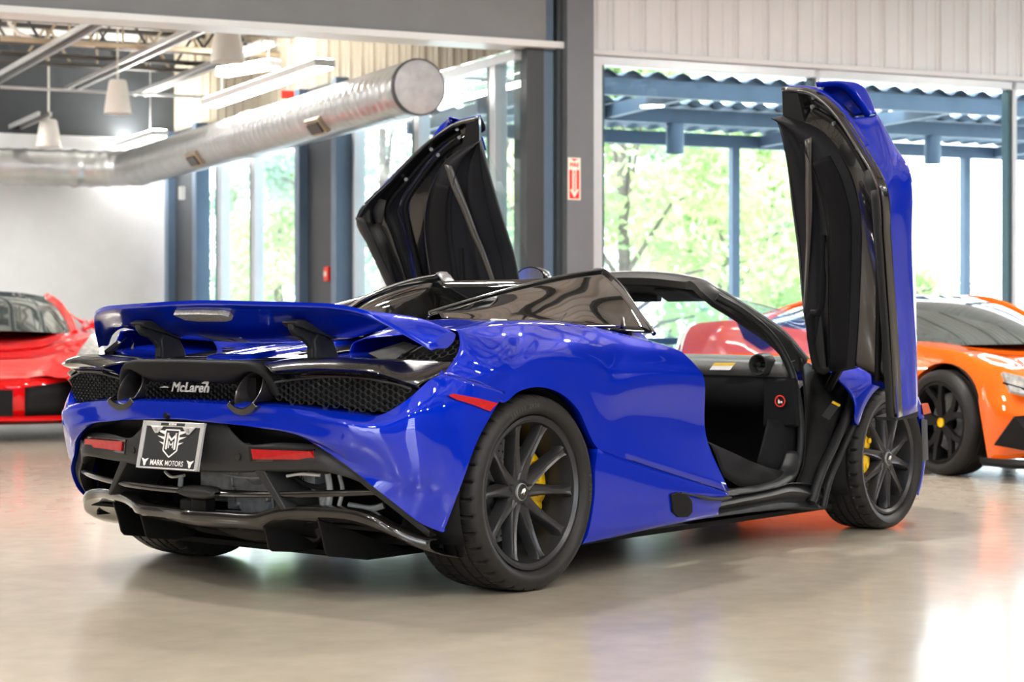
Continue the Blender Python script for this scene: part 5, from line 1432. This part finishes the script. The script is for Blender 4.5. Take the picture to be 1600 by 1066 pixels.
# ------------------------------------------------------------------ raised doors (modelled on the right, mirrored for the left)
V = Vector
DE = [V((1.845, -.85, 1.955)), V((1.825, -.99, 1.93)), V((1.77, -1.14, 1.83)), V((1.69, -1.30, 1.66)), V((1.61, -1.445, 1.475)), V((1.69, -1.417, 1.31)), V((1.77, -1.388, 1.149)), V((1.93, -1.33, .83)), V((2.07, -1.275, .545))]
DT = [V((1.852, -.852, 1.838)), V((1.845, -.96, 1.80)), V((1.838, -1.06, 1.745)), V((1.838, -1.13, 1.66)), V((1.848, -1.18, 1.56)), V((1.856, -1.205, 1.47)), V((1.866, -1.215, 1.38)), V((1.915, -1.18, 1.02)), V((1.975, -1.13, .765))]
DW = [V((1.852, -.846, 1.838)), V((1.872, -.842, 1.78)), V((1.90, -.836, 1.69)), V((1.94, -.828, 1.58)), V((1.98, -.818, 1.47)), V((2.02, -.81, 1.37)), V((2.06, -.802, 1.27)), V((2.115, -.80, 1.0)), V((2.13, -.84, .755))]
DIN = V((-.82, .517, -.242))                              # towards the cabin side of the door
def door_parts(flip):
    def B(mb, name, m, parent, **k):
        if flip: mb.mirror()
        return mb.build(name, m, parent, **k)
    a = MB()
    m1 = [e.lerp(t, .30) - DIN * .045 for e, t in zip(DE, DT)]; m2 = [e.lerp(t, .62) - DIN * .055 for e, t in zip(DE, DT)]; m3 = [e.lerp(t, .9) - DIN * .02 for e, t in zip(DE, DT)]
    e2 = [e.lerp(t, .07) + DIN * .004 for e, t in zip(DE, DT)]; e3 = [e.lerp(t, .16) - DIN * .012 for e, t in zip(DE, DT)]
    a.loft(gridc([[p - DIN * .03 for p in DE], DE, e2, e3, m1, m2, m3, DT], 5, 4), raw=True)
    top = [V((1.852, -.846, 1.838)), V((1.848, -.846, 1.90)), V((1.843, -.848, 1.957))]
    a.prism([DE[0], V((1.845, -.92, 1.945)), DT[1], DT[0]], -DIN * .05)
    door = B(a, 'door', m_gloss, car, angle=50, thick=.006, offset=0)
    # raised ribs and pressings of the inner frame
    for f, r in ((.40, .009), (.66, .012)):
        a = MB(); a.tube([e.lerp(t, f) - DIN * .040 for e, t in list(zip(DE, DT))[1:]], r, 8, smooth=60); B(a, 'frame_rib', m_matt, door)
    a = MB()
    for k, f in ((4, .30), (4, .45)):
        p = DE[k].lerp(DT[k], f) - DIN * .04; a.box(p, (.05, .03, .07)); 
    B(a.add([], []), 'door_latch', m_alloy, door, bevel=.006) if False else None
    p = DE[4].lerp(DT[4], .33) - DIN * .03
    a = MB(); a.loft([[p + V((dx, dy, dz)) for dx, dy, dz in ((-.01, -.05, .05), (-.02, 0, .06), (-.01, .045, .05))], [p + V((dx, dy, dz)) for dx, dy, dz in ((-.02, -.04, 0), (-.03, 0, 0), (-.02, .04, 0))], [p + V((dx, dy, dz)) for dx, dy, dz in ((-.01, -.015, -.06), (-.02, 0, -.06), (-.01, .015, -.06))]], nu=10, nv=10)
    B(a, 'door_latch', m_satin, door, thick=.01)
    for k, f in ((1, .25), (2, .3), (1, .55), (2, .62), (3, .35)):
        q = DE[k].lerp(DT[k], f) - DIN * .035; a = MB(); a.tube([q, q + DIN * .012], .009, 8); B(a, 'frame_bolt', m_alloy, door)
    # upholstered trim: bulges towards the seat
    a = MB()
    rows = [DT, [t.lerp(w, .10) + DIN * .045 for t, w in zip(DT, DW)], [t.lerp(w, .30) + DIN * .055 for t, w in zip(DT, DW)], [t.lerp(w, .52) + DIN * .030 for t, w in zip(DT, DW)], [t.lerp(w, .60) + DIN * .042 for t, w in zip(DT, DW)], [t.lerp(w, .85) + DIN * .030 for t, w in zip(DT, DW)], DW, [w - DIN * .05 for w in DW]]
    g = gridc(rows, 5, 4); a.loft(g, raw=True)
    bt_ = [r[-1] for r in g]; a.loft([bt_, [p + V((.01, 0, -.012)) for p in bt_], [p - DIN * .06 + V((0, 0, -.01)) for p in bt_]], raw=True)
    tp2 = [r[0] for r in g]; a.loft([tp2, [p - DIN * .05 for p in tp2]], raw=True)
    trim = B(a, 'trim_panel', m_cloth, door, angle=35)
    # grey bolster strip along the outer edge of the trim, darker centre, gloss insert
    a = MB(); rr = [[t.lerp(w, .04) + DIN * .034 for t, w in list(zip(DT, DW))[3:]], [t.lerp(w, .16) + DIN * .058 for t, w in list(zip(DT, DW))[3:]], [t.lerp(w, .28) + DIN * .060 for t, w in list(zip(DT, DW))[3:]]]
    a.loft(gridc(rr, 5, 4), raw=True); B(a, 'trim_bolster', m_cloth2, door, thick=.004, offset=0)
    a = MB(); L = []; Rr = []
    for k, (f0, f1) in enumerate(((.02, .19), (.31, .46), (.48, .59), (.56, .65), (.63, .70), (.79, .83))):
        t, w = DT[k + 2], DW[k + 2]
        L.append(t.lerp(w, f0) + DIN * (.060 if f0 < .45 else .050)); Rr.append(t.lerp(w, f1) + DIN * (.060 if f1 < .42 else .050))
    a.loft([cr(L, 24), cr(Rr, 24)], raw=True); B(a, 'trim_insert', vary(mat('grey_gloss_insert', (.06, .056, .05), .35, coat=.4), 90, .1) if not flip else MATS['grey_gloss_insert'], door, thick=.002, offset=0)
    a = MB(); pts = [DT[k].lerp(DW[k], f) + DIN * d for k, f, d in ((6, .42, .05), (7, .40, .085), (7, .48, .10), (8, .42, .09), (8, .35, .05))]
    a.tube(pts, [.010, .016, .018, .016, .010], 8, smooth=24); B(a, 'pull_strap', m_cloth2, door)
    a = MB(); c0 = [DT[k].lerp(DW[k], f) + DIN * .046 for k, f in ((7, .50), (8, .46), (8, .80))]; a.prism(c0, DIN * .004); B(a, 'speaker_grille', m_satin, door, smooth=False)
    for f in (.33, .86):
        a = MB(); a.tube([t.lerp(w, f) + DIN * (.057 if f < .5 else .032) for t, w in zip(DT, DW)], .0022, 6, smooth=40); B(a, 'trim_seam', m_cloth2, door)
    # outer skin in body colour, standing off the frame: rear cowl with its air channel, lower flank
    O = [Y(1277, 130, -1.02), Y(1318, 128, -1.10), Y(1346, 134, -1.175), Y(1369, 178, -1.26), Y(1398, 229, -1.36), Y(1422, 270, -1.44), Y(1428, 400, -1.40), Y(1432, 550, -1.345), Y(1434, 640, -1.31)]
    I = [DE[0] + V((.02, -.01, .005)), DE[1] + V((.02, -.01, .006)), DE[2] + V((.02, -.01, .006)), DE[3] + V((.02, -.01, .004)), DE[4] + V((.02, -.004, .0)), DE[5] + V((.02, -.002, 0)), DE[6] + V((.02, -.002, 0)), DE[7] + V((.02, -.002, 0)), DE[8] + V((.01, -.002, 0))]
    DWb = [DW[1], DW[2], DW[3], DW[4], DW[5], DW[7], DW[8] + V((0, 0, -.05))]
    a = MB()
    # flank below the channel
    mid = [i.lerp(o, .55) + V((-.01, -.02, 0)) for i, o in zip(I, O)]
    iS = I[2].lerp(I[3], .25); oS = O[3] + V((0, 0, -.012)); lowI, lowM, lowO = [iS] + I[3:], [iS.lerp(oS, .55) + V((.0, -.01, .0))] + mid[3:], [oS] + O[3:]
    g = gridc([[p + V((-.012, -.004, 0)) for p in lowI], lowI, lowM, lowO, [p.lerp(w, .22) - DIN * .07 for p, w in zip(lowO, DWb)], [p.lerp(w, .62) - DIN * .10 for p, w in zip(lowO, DWb)]], 6, 5); a.loft(g, raw=True)
    # cowl ring over the channel
    ring_o = [O[0], O[1], O[2], O[3]]
    ring_i = [O[0] + V((-.004, .0, -.016)), O[1] + V((-.006, .008, -.026)), O[2] + V((-.008, .045, -.05)), O[3] + V((-.012, .035, -.02))]
    back = [p.lerp(w, .2) - DIN * .07 for p, w in zip(ring_o, (DW[0], DW[0], DW[1], DW[1]))]
    a.loft(gridc([ring_i, [x.lerp(y, .5) + V((-.02, -.006, .008)) for x, y in zip(ring_i, ring_o)], ring_o, back, [w - DIN * .09 for w in (DW[0], DW[0], DW[1], DW[1])]], 6, 4), raw=True)
    # edge of skin along the frame top
    a.loft([cr([p + DIN * .012 for p in I[:4]], 20), cr([p - DIN * .012 + V((0, 0, .003)) for p in I[:4]], 20), cr([p - DIN * .03 for p in I[:4]], 20)], raw=True)
    B(a, 'outer_skin', m_blue, door, angle=32, thick=.005, offset=0)
    a = MB()
    ch_i = [p - DIN * .025 for p in I[:4]]; ch_o = [p + V((.12, .04, -.06)) for p in ring_i[:4]]
    a.loft(gridc([ch_i, [x.lerp(y, .5) + V((.06, 0, -.02)) for x, y in zip(ch_i, ch_o)], ch_o], 5, 4), raw=True)
    B(a, 'air_channel', m_matt, door, thick=.004, offset=0)
    a = MB(); ed = [V(p) for p in DE[4:]]; a.loft([[p + V((-.014, .004, 0)) for p in ed], [p + V((-.012, .030, 0)) for p in ed], [p + V((.0, .045, 0)) for p in ed]], raw=False, nu=30, nv=4)
    a.prism([DE[8] + V((-.01, 0, .0)), DE[8] + V((0, 0, -.012)), O[8] + V((0, 0, -.03)), O[8]], V((.02, .1, 0)))
    B(a, 'edge_trim', m_satin, door, thick=.004, offset=0)
    # window glass, lowered edge showing beside the trim
    a = MB(); a.loft(gridc([[w - DIN * .05 for w in DW[1:8]], [w - DIN * .055 + V((.03, .05 * math.sin(math.pi * k / 7.5), .0)) for k, w in enumerate(DW[1:8])]], 5, 3), raw=True); B(a, 'door_glass', m_glass, door)
    # door mirror on a short stalk
    c = V((2.36, -.905, 1.185)); a = MB()
    ro = [[c + V((x, .095 * s_ * math.cos(t), .055 * s_ * math.sin(t))) for t in [2 * math.pi * i / 20 for i in range(21)]] for x, s_ in ((-.045, .90), (-.045, 1.0), (-.02, 1.02), (.02, .9), (.05, .6), (.065, .05))]
    a.loft(ro, raw=True); a.tube([c + V((.0, .05, -.05)), c + V((-.1, .1, -.2)), V((2.16, -.83, .86))], .014, 8, smooth=10); mr = B(a, 'door_mirror', m_gloss, door)
    a = MB(); a.face(ro[0][:-1]); B(a, 'mirror_glass', m_chrome, door, smooth=False)
    # gas strut and hinge arm down to the body
    a = MB(); a.tube([V((2.12, -1.0, .79)), V((2.20, -.90, .70)), V((2.27, -.84, .66))], .02, 8, smooth=10); B(a, 'hinge_arm', m_matt, door)
    return door
door_parts(False); door_parts(True)

# ------------------------------------------------------------------ the two cars standing behind
class Frame:
    """local frame of a parked car: x forward from the front axle, y to its left, z up"""
    def __init__(s, base, head):
        s.b = Vector(base); s.h = Vector(head).normalized(); s.l = Vector((-s.h.y, s.h.x, 0))
    zs = 1.0
    def __call__(s, x, y, z): return s.b + s.h * x + s.l * y + Vector((0, 0, z * s.zs))
    def side(s, px, py, y): return PL(px, py, s(0, y, 0), s.l)
    def loc(s, p): d = Vector(p) - s.b; return (d.dot(s.h), d.dot(s.l), d.z / s.zs)
def lin(tab, x):
    for (a, b), (c, d) in zip(tab, tab[1:]):
        if a <= x <= c or a >= x >= c: 
            t = (x - a) / (c - a); t = t * t * (3 - 2 * t) * .5 + t * .5
            return b + (d - b) * t
    return tab[0][1] if (x - tab[0][0]) * (tab[-1][0] - tab[0][0]) < 0 else tab[-1][1]
def coupe(F, root, m_body, S):
    """painted shell, glasshouse and wheels of a mid-engined coupe; S holds its profile tables"""
    n = 120; x0, x1 = S['nose'], S['tail']
    xs = [x0 + (x1 - x0) * i / n for i in range(n + 1)]
    ar = S['arch_r']; wb = S['wb']; cz = S['wheel_r']
    def zb(x):
        z = lin(S['sill'], x)
        for c in (0.0, -wb):
            if abs(x - c) < ar: z = max(z, cz + math.sqrt(ar * ar - (x - c) ** 2))
        return z
    for s in (1, -1):
        mb = MB(); rows = []
        for k in range(13):
            f = k / 12; row = []
            for x in xs:
                zs, ys = lin(S['shoulder_z'], x), lin(S['shoulder_y'], x); b = min(zb(x), zs - .02)
                z = zs + (b - zs) * f
                q = (zs - z) / max(.05, zs - .15)
                y = ys + (lin(S['side_y'], x) - ys) * min(1, q * 2.2) ** .6 - .05 * max(0, q - .55) * S.get('tuck', 1)
                row.append(F(x, s * y, z))
            rows.append(row)
        mb.loft(rows, raw=True)
        mb.loft([rows[-1], [p - F.l * (s * .06) for p in rows[-1]]], raw=True)
        mb.build('side_panel', m_body, root, angle=40)
    mb = MB(); rows = []
    for x in xs:
        zs, ys = lin(S['shoulder_z'], x), lin(S['shoulder_y'], x); zc = lin(S['centre_z'], x)
        rows.append([F(x, ys * v, zs + (zc - zs) * (1 - abs(v) ** 2.2) + S['crease'] * max(0, 1 - abs(abs(v) - .72) / .2)) for v in [i / 12 for i in range(-12, 13)]])
    mb.loft(rows, raw=True); mb.build('upper_body', m_body, root, angle=40)
    # glasshouse
    gh = S['glass']                                        # rows (x, half width, z, roof crown) from the screen base back to the tail
    def grow(r): 
        x, w, z, c, dx = r
        return [F(x - dx * v * v, w * v, z + c * (1 - v * v)) for v in (-1, -.93, -.8, -.5, 0, .5, .8, .93, 1)]
    G = [grow(r) for r in gh]
    iw = S['screen_rows']
    mb = MB(); mb.loft(gridc(G[:iw + 1], 4, 6), raw=True); mb.build('windscreen', m_cg, root)
    mb = MB(); mb.loft(gridc(G[iw:], 4, 6), raw=True); mb.build('roof', m_body, root)
    for s, e in ((1, -1), (-1, 0)):
        edge = [g[e] for g in G]
        low = [F(F.loc(p)[0] + .0, s * lin(S['shoulder_y'], F.loc(p)[0]) * .97, lin(S['shoulder_z'], F.loc(p)[0]) - .01) for p in edge]
        mb = MB(); mb.loft([edge, [a.lerp(b, .5) - F.l * (-s * .02) for a, b in zip(edge, low)], low], nu=40, nv=8); mb.build('side_window', m_cg, root)
        mb = MB(); mb.tube([p + Vector((0, 0, .0)) for p in edge], S.get('pillar', .035), 8, smooth=50); mb.build('roof_pillar', m_body, root)
        q = [low[k].lerp(edge[k], f) - F.l * (-s * .015) for k, f in ((-3, 0), (-3, .95), (-2, .95), (-1, .9), (-1, 0), (-2, 0))]
        mb = MB(); mb.loft([[q[0], q[5], q[4]], [q[1], q[2], q[3]]], nu=10, nv=4); mb.build('rear_pillar', m_body, root, thick=.02, offset=0)
    mb = MB(); mb.add([F(x, y, z) for x, y, z in ((x0 - .15, -.80, .14), (x0 - .15, .80, .14), (x1 + .1, .80, .14), (x1 + .1, -.80, .14))], [(0, 1, 2, 3)])
    for c in (0, -wb):
        for s in (1, -1):
            arc = [F(c + (ar + .005) * math.cos(math.radians(t)), s * .90, cz + (ar + .005) * math.sin(math.radians(t))) for t in range(-30, 211, 10)]
            mb.loft([arc, [p - F.l * (s * .36) for p in arc]], raw=True); mb.face([p - F.l * (s * .36) for p in arc])
    mb.build('underbody', m_void, root, smooth=False)
    tl = MB(); xt = x1
    zs, ys, zc = lin(S['shoulder_z'], xt), lin(S['shoulder_y'], xt), lin(S['centre_z'], xt)
    tl.face([F(xt, -ys, zs), F(xt, 0, zc), F(xt, ys, zs), F(xt, ys * .95, .2), F(xt, -ys * .95, .2)]); tl.build('tail_panel', m_matt, root, smooth=False)
def plain_wheel(F, root, cx, s, cz, R, wd, rr_, m_w, spokes, yout, m_cal):
    def T(r, th, o): return F(cx + r * math.cos(th), s * (yout - wd + o), cz + r * math.sin(th))
    def lathe(mb, pr, n=56):
        vs = [T(r, 2 * math.pi * i / n, o) for i in range(n) for r, o in pr]; m = len(pr)
        mb.add(vs, [(i * m + j, ((i + 1) % n) * m + j, ((i + 1) % n) * m + j + 1, i * m + j + 1) for i in range(n) for j in range(m - 1)])
    rim = MB(); lathe(rim, [(rr_ - .04, .02), (rr_ - .03, wd - .05), (rr_ - .02, wd - .012), (rr_, wd - .02)]); lathe(rim, [(.001, wd - .05), (.05, wd - .05), (.06, wd - .09)])
    for k in range(spokes):
        for q in (-1, 1):
            a0 = 2 * math.pi * k / spokes + .5; a1 = a0 + q * .30
            p = T(.04, a0, wd - .055); m_ = T(rr_ * .55, a0 + q * .12, wd - .05); e = T(rr_ - .02, a1, wd - .03)
            rim.bar(p, m_, .045, .03, F.l); rim.bar(m_, e, .035, .03, F.l)
    w = rim.build('wheel', m_w, root, smooth=False)
    t = MB(); lathe(t, [(rr_, .01), (R - .03, -.0), (R - .004, .025), (R, .06), (R, wd * .33), (R - .006, wd * .34), (R - .006, wd * .37), (R, wd * .38), (R, wd * .62), (R - .006, wd * .63), (R - .006, wd * .66), (R, wd * .67), (R, wd - .05), (R - .006, wd - .02), (R - .03, wd + .002), (rr_ + .02, wd + .003), (rr_, wd - .015)], 84); t.build('tyre', m_rubber, w, angle=45)
    d = MB(); lathe(d, [(.05, wd - .13), (rr_ * .72, wd - .13), (rr_ * .72, wd - .16)]); d.build('brake_disc', m_disc, w)
    c = MB(); c.lathe([(.001, .0), (.03, 0), (.03, .01)], 20, (0, 0, 0), 'y'); c.v = [T(math.hypot(v.x, v.z), math.atan2(v.z, v.x), wd - .045 + v.y) for v in c.v]; c.build('centre_cap', m_cal, w)
m_cg = vary(mat('tinted_windscreen', (.05, .065, .065), .03, coat=1.0), 5, .2)
m_orange = paint('bright_orange_paint', (.95, .14, .008), .15, .35)
m_redp = paint('bright_red_paint', (.80, .006, .008), .12, .35)
m_head = vary(mat('headlamp_lens', (.34, .34, .33), .2, .2, coat=.6), 30, .4)

# orange coupe on the right, seen from its front quarter
ang = math.radians(64)
hw = R_ * math.cos(ang) - Vector((F_.x, F_.y, 0)).normalized() * math.sin(ang)
c0 = DEP(1466, 659, 11.9); FO = Frame((0, 0, 0), hw); FO.b = Vector((c0.x, c0.y, 0)) + FO.l * .935
orange = thing('parked_coupe', 'bright orange coupe parked by the windows at the right, black five spoke wheels', 'car', FO(-1.3, 0, 0))
SO = dict(nose=.92, tail=-3.5, wb=2.62, wheel_r=.335, arch_r=.375, crease=.012, pillar=.03,
    sill=[(.92, .20), (.5, .13), (-2.0, .13), (-3.2, .2), (-3.5, .32)],
    shoulder_z=[(.92, .40), (.75, .55), (.45, .69), (.0, .80), (-.45, .835), (-1.0, .86), (-1.7, .93), (-2.4, 1.0), (-3.0, .985), (-3.5, .90)],
    shoulder_y=[(.92, .50), (.75, .66), (.45, .78), (.0, .84), (-.6, .80), (-1.2, .78), (-1.9, .84), (-2.6, .88), (-3.2, .82), (-3.5, .72)],
    side_y=[(.92, .62), (.75, .80), (.45, .90), (.0, .945), (-.6, .93), (-1.3, .90), (-2.0, .95), (-2.6, .965), (-3.2, .92), (-3.5, .80)],
    centre_z=[(.92, .44), (.75, .56), (.45, .66), (.0, .75), (-.5, .83), (-1.0, .9), (-1.7, .95), (-2.4, 1.0), (-3.0, .97), (-3.5, .90)],
    glass=[(-.18, .72, .81, .02, .42), (-.55, .69, .96, .03, .34), (-.90, .65, 1.08, .03, .24), (-1.20, .61, 1.14, .03, .15), (-1.65, .58, 1.15, .03, .1), (-2.1, .54, 1.10, .03, .05), (-2.6, .50, 1.03, .02, 0), (-3.1, .46, .96, .01, 0)], screen_rows=3)
coupe(FO, orange, m_orange, SO)
for cx, R, wd, rr_ in ((0, .335, .245, .262), (-2.62, .345, .305, .262)):
    for s in (1, -1): plain_wheel(FO, orange, cx, s, R, R, wd, rr_, m_matt, 5, .955, m_yellow)
def poly_side(F, pts, y, depth=.02):
    q = [F.side(px, py, y) for px, py in pts]; return q
a = MB(); q = [FO(x, y, z) for x, y, z in ((.50, -.86, .655), (.72, -.74, .60), (.90, -.53, .52), (.89, -.56, .47), (.74, -.78, .50), (.60, -.88, .54))]
a.prism(q, FO.h * .02 + Vector((0, 0, .012))); a.build('headlamp', m_head, orange, smooth=False)
a = MB(); a.tube([FO(.55, -.885, .60), FO(.70, -.80, .555), FO(.88, -.58, .505)], .008, 6, smooth=10); a.build('headlamp_strip', m_matt, orange)
a = MB(); q = [FO(.50, -.915, .22), FO(.66, -.895, .40), FO(.86, -.72, .43), FO(.93, -.50, .40), FO(.95, -.50, .20), FO(.80, -.80, .18)]
a.prism(q, FO.h * .02 - FO.l * .012); a.build('front_intake', m_matt, orange, smooth=False)
a = MB(); a.loft([[FO(.92 + .10 * (1 - v * v), .62 * v, z0 + (.06 * (1 - v * v) if z0 > .4 else 0)) for v in [i / 8 for i in range(-8, 9)]] for z0 in (.40, .33, .30)], raw=True)
a.loft([[FO(.93 + .10 * (1 - v * v), .62 * v, z0) for v in [i / 8 for i in range(-8, 9)]] for z0 in (.20, .14)], raw=True); a.build('front_bumper', m_orange, orange, thick=.02, offset=0)
a = MB(); a.loft([[FO(.90 + .08 * (1 - v * v), .64 * v, z0) for v in [i / 8 for i in range(-8, 9)]] for z0 in (.36, .15)], raw=True); a.build('centre_intake', m_matt, orange, thick=.01, offset=0)
a = MB(); a.loft([[FO(.40, -.93, .13), FO(.70, -.90, .13), FO(.95, -.60, .13), FO(1.0, 0, .13)], [FO(.44, -.96, .10), (FO(.74, -.93, .10)), FO(1.0, -.62, .10), FO(1.05, 0, .10)]], nu=20, nv=3); a.build('front_splitter', m_matt, orange, thick=.03, offset=0)
a = MB(); q = [FO(x, -.93 - .02, z) for x, z in ((-1.75, .86), (-2.05, .96), (-2.32, .985), (-2.22, .86), (-2.0, .78))]
a.prism(q, FO.l * .03); a.build('side_intake', m_matt, orange, smooth=False)
for s in (1, -1):
    a = MB(); c = FO(-.70, s * .95, .93); ro = [[c + FO.h * x + FO.l * (.10 * k * math.cos(t)) + Vector((0, 0, .055 * k * math.sin(t))) for t in [2 * math.pi * i / 16 for i in range(17)]] for x, k in ((-.05, .9), (-.03, 1), (.02, .9), (.06, .5), (.07, .05))]
    a.loft(ro, raw=True); a.tube([c, FO(-.62, s * .82, .86)], .012, 6); a.build('door_mirror', m_orange, orange)

# red coupe at the far left, nose towards the viewer
ang = math.radians(76)
hr = R_ * math.cos(ang) - Vector((F_.x, F_.y, 0)).normalized() * math.sin(ang)
c0 = DEP(-14, 655, 16.4); FR = Frame((c0.x, c0.y, 0), hr); FR.zs = 1.06
red = thing('parked_coupe', 'bright red coupe with tall slim headlamps parked nose out on the left', 'car', FR(-1.3, 0, 0))
SR = dict(nose=.98, tail=-3.4, wb=2.65, wheel_r=.335, arch_r=.375, crease=.02, tuck=.5, pillar=.04,
    sill=[(.98, .16), (.5, .14), (-2.0, .14), (-3.4, .3)],
    shoulder_z=[(.98, .50), (.85, .58), (.55, .72), (.15, .83), (-.4, .86), (-1.0, .86), (-1.8, .92), (-2.5, .98), (-3.4, .90)],
    shoulder_y=[(.98, .62), (.85, .74), (.55, .83), (.15, .86), (-.6, .80), (-1.2, .78), (-1.9, .84), (-2.6, .88), (-3.4, .72)],
    side_y=[(.98, .72), (.85, .84), (.55, .93), (.0, .965), (-.6, .93), (-1.3, .90), (-2.0, .95), (-2.6, .965), (-3.4, .80)],
    centre_z=[(.98, .50), (.85, .56), (.55, .64), (.15, .70), (-.4, .80), (-1.0, .9), (-1.8, .94), (-2.5, .98), (-3.4, .90)],
    glass=[(-.15, .72, .84, .03, .40), (-.55, .67, .97, .04, .34), (-.95, .58, 1.10, .05, .26), (-1.25, .50, 1.165, .055, .16), (-1.6, .48, 1.17, .05, .1), (-2.1, .50, 1.13, .03, .05), (-2.7, .46, 1.04, .02, 0), (-3.2, .42, .95, .01, 0)], screen_rows=3)
coupe(FR, red, m_redp, SR)
for cx, R, wd, rr_ in ((0, .335, .245, .262), (-2.65, .345, .305, .262)):
    for s in (1, -1): plain_wheel(FR, red, cx, s, R, R, wd, rr_, m_rim, 5, .96, m_yellow)
a = MB(); a.loft([[FR(1.0 - .26 * (v * v) ** 1.5, .74 * v, z) for v in [i / 8 for i in range(-8, 9)]] for z in (.50, .42, .36, .16)], raw=True); a.build('front_bumper', m_redp, red, thick=.02, offset=0)
for s in (1, -1):
    vs_ = [.40 + .62 * i / 10 for i in range(11)]
    rw = [[FR(1.016 - .26 * (v * v) ** 1.5, s * .74 * v, z0 + (z1 - z0) * f) for v, z0, z1 in ((v, .20, .385 + .10 * v) for v in vs_)] for f in (0, .33, .66, 1)]
    a = MB(); a.loft(rw, raw=True); a.build('front_intake', m_matt, red, thick=.012, offset=0)
    a = MB(); q = [FR(x, s * y, z) for x, y, z in ((.25, .90, .83), (.50, .93, .70), (.72, .88, .55), (.84, .80, .51), (.93, .68, .52), (.86, .68, .60), (.60, .76, .72), (.35, .84, .82))]
    a.prism(q, FR.h * .03 + Vector((0, 0, .015))); a.build('headlamp', m_head, red, smooth=False)
    a = MB(); a.tube([FR(.36, s * .92, .80), FR(.62, s * .92, .66), FR(.86, s * .83, .55)], .016, 6, smooth=10); a.build('headlamp_strip', mat('lit_strip_%d' % s, (1, 1, 1), .4, emit=(1, .97, .9), estr=.5), red)
    a = MB(); c = FR(-.60, s * .95, .93); ro = [[c + FR.h * x + FR.l * (.10 * k * math.cos(t)) + Vector((0, 0, .065 * k * math.sin(t))) for t in [2 * math.pi * i / 16 for i in range(17)]] for x, k in ((-.05, .9), (-.03, 1), (.02, .9), (.06, .5), (.07, .05))]
    a.loft(ro, raw=True); a.tube([c, FR(-.55, s * .80, .88)], .014, 6); a.build('door_mirror', m_redp, red)
a = MB(); q = [FR(1.02, y, z) for y, z in ((-.20, .20), (-.20, .41), (.20, .41), (.20, .20))]; a.prism(q, FR.h * .012); a.build('front_intake', m_matt, red, smooth=False)
a = MB(); a.loft([[FR(1.04 - .3 * (v * v) ** 1.5, .80 * v, .20) for v in [i / 8 for i in range(-8, 9)]], [FR(1.06 - .3 * (v * v) ** 1.5, .80 * v, .17) for v in [i / 8 for i in range(-8, 9)]], [FR(.9 - .3 * (v * v) ** 1.5, .80 * v, .14) for v in [i / 8 for i in range(-8, 9)]]], raw=True); a.build('front_splitter', m_redp, red, thick=.015, offset=0)
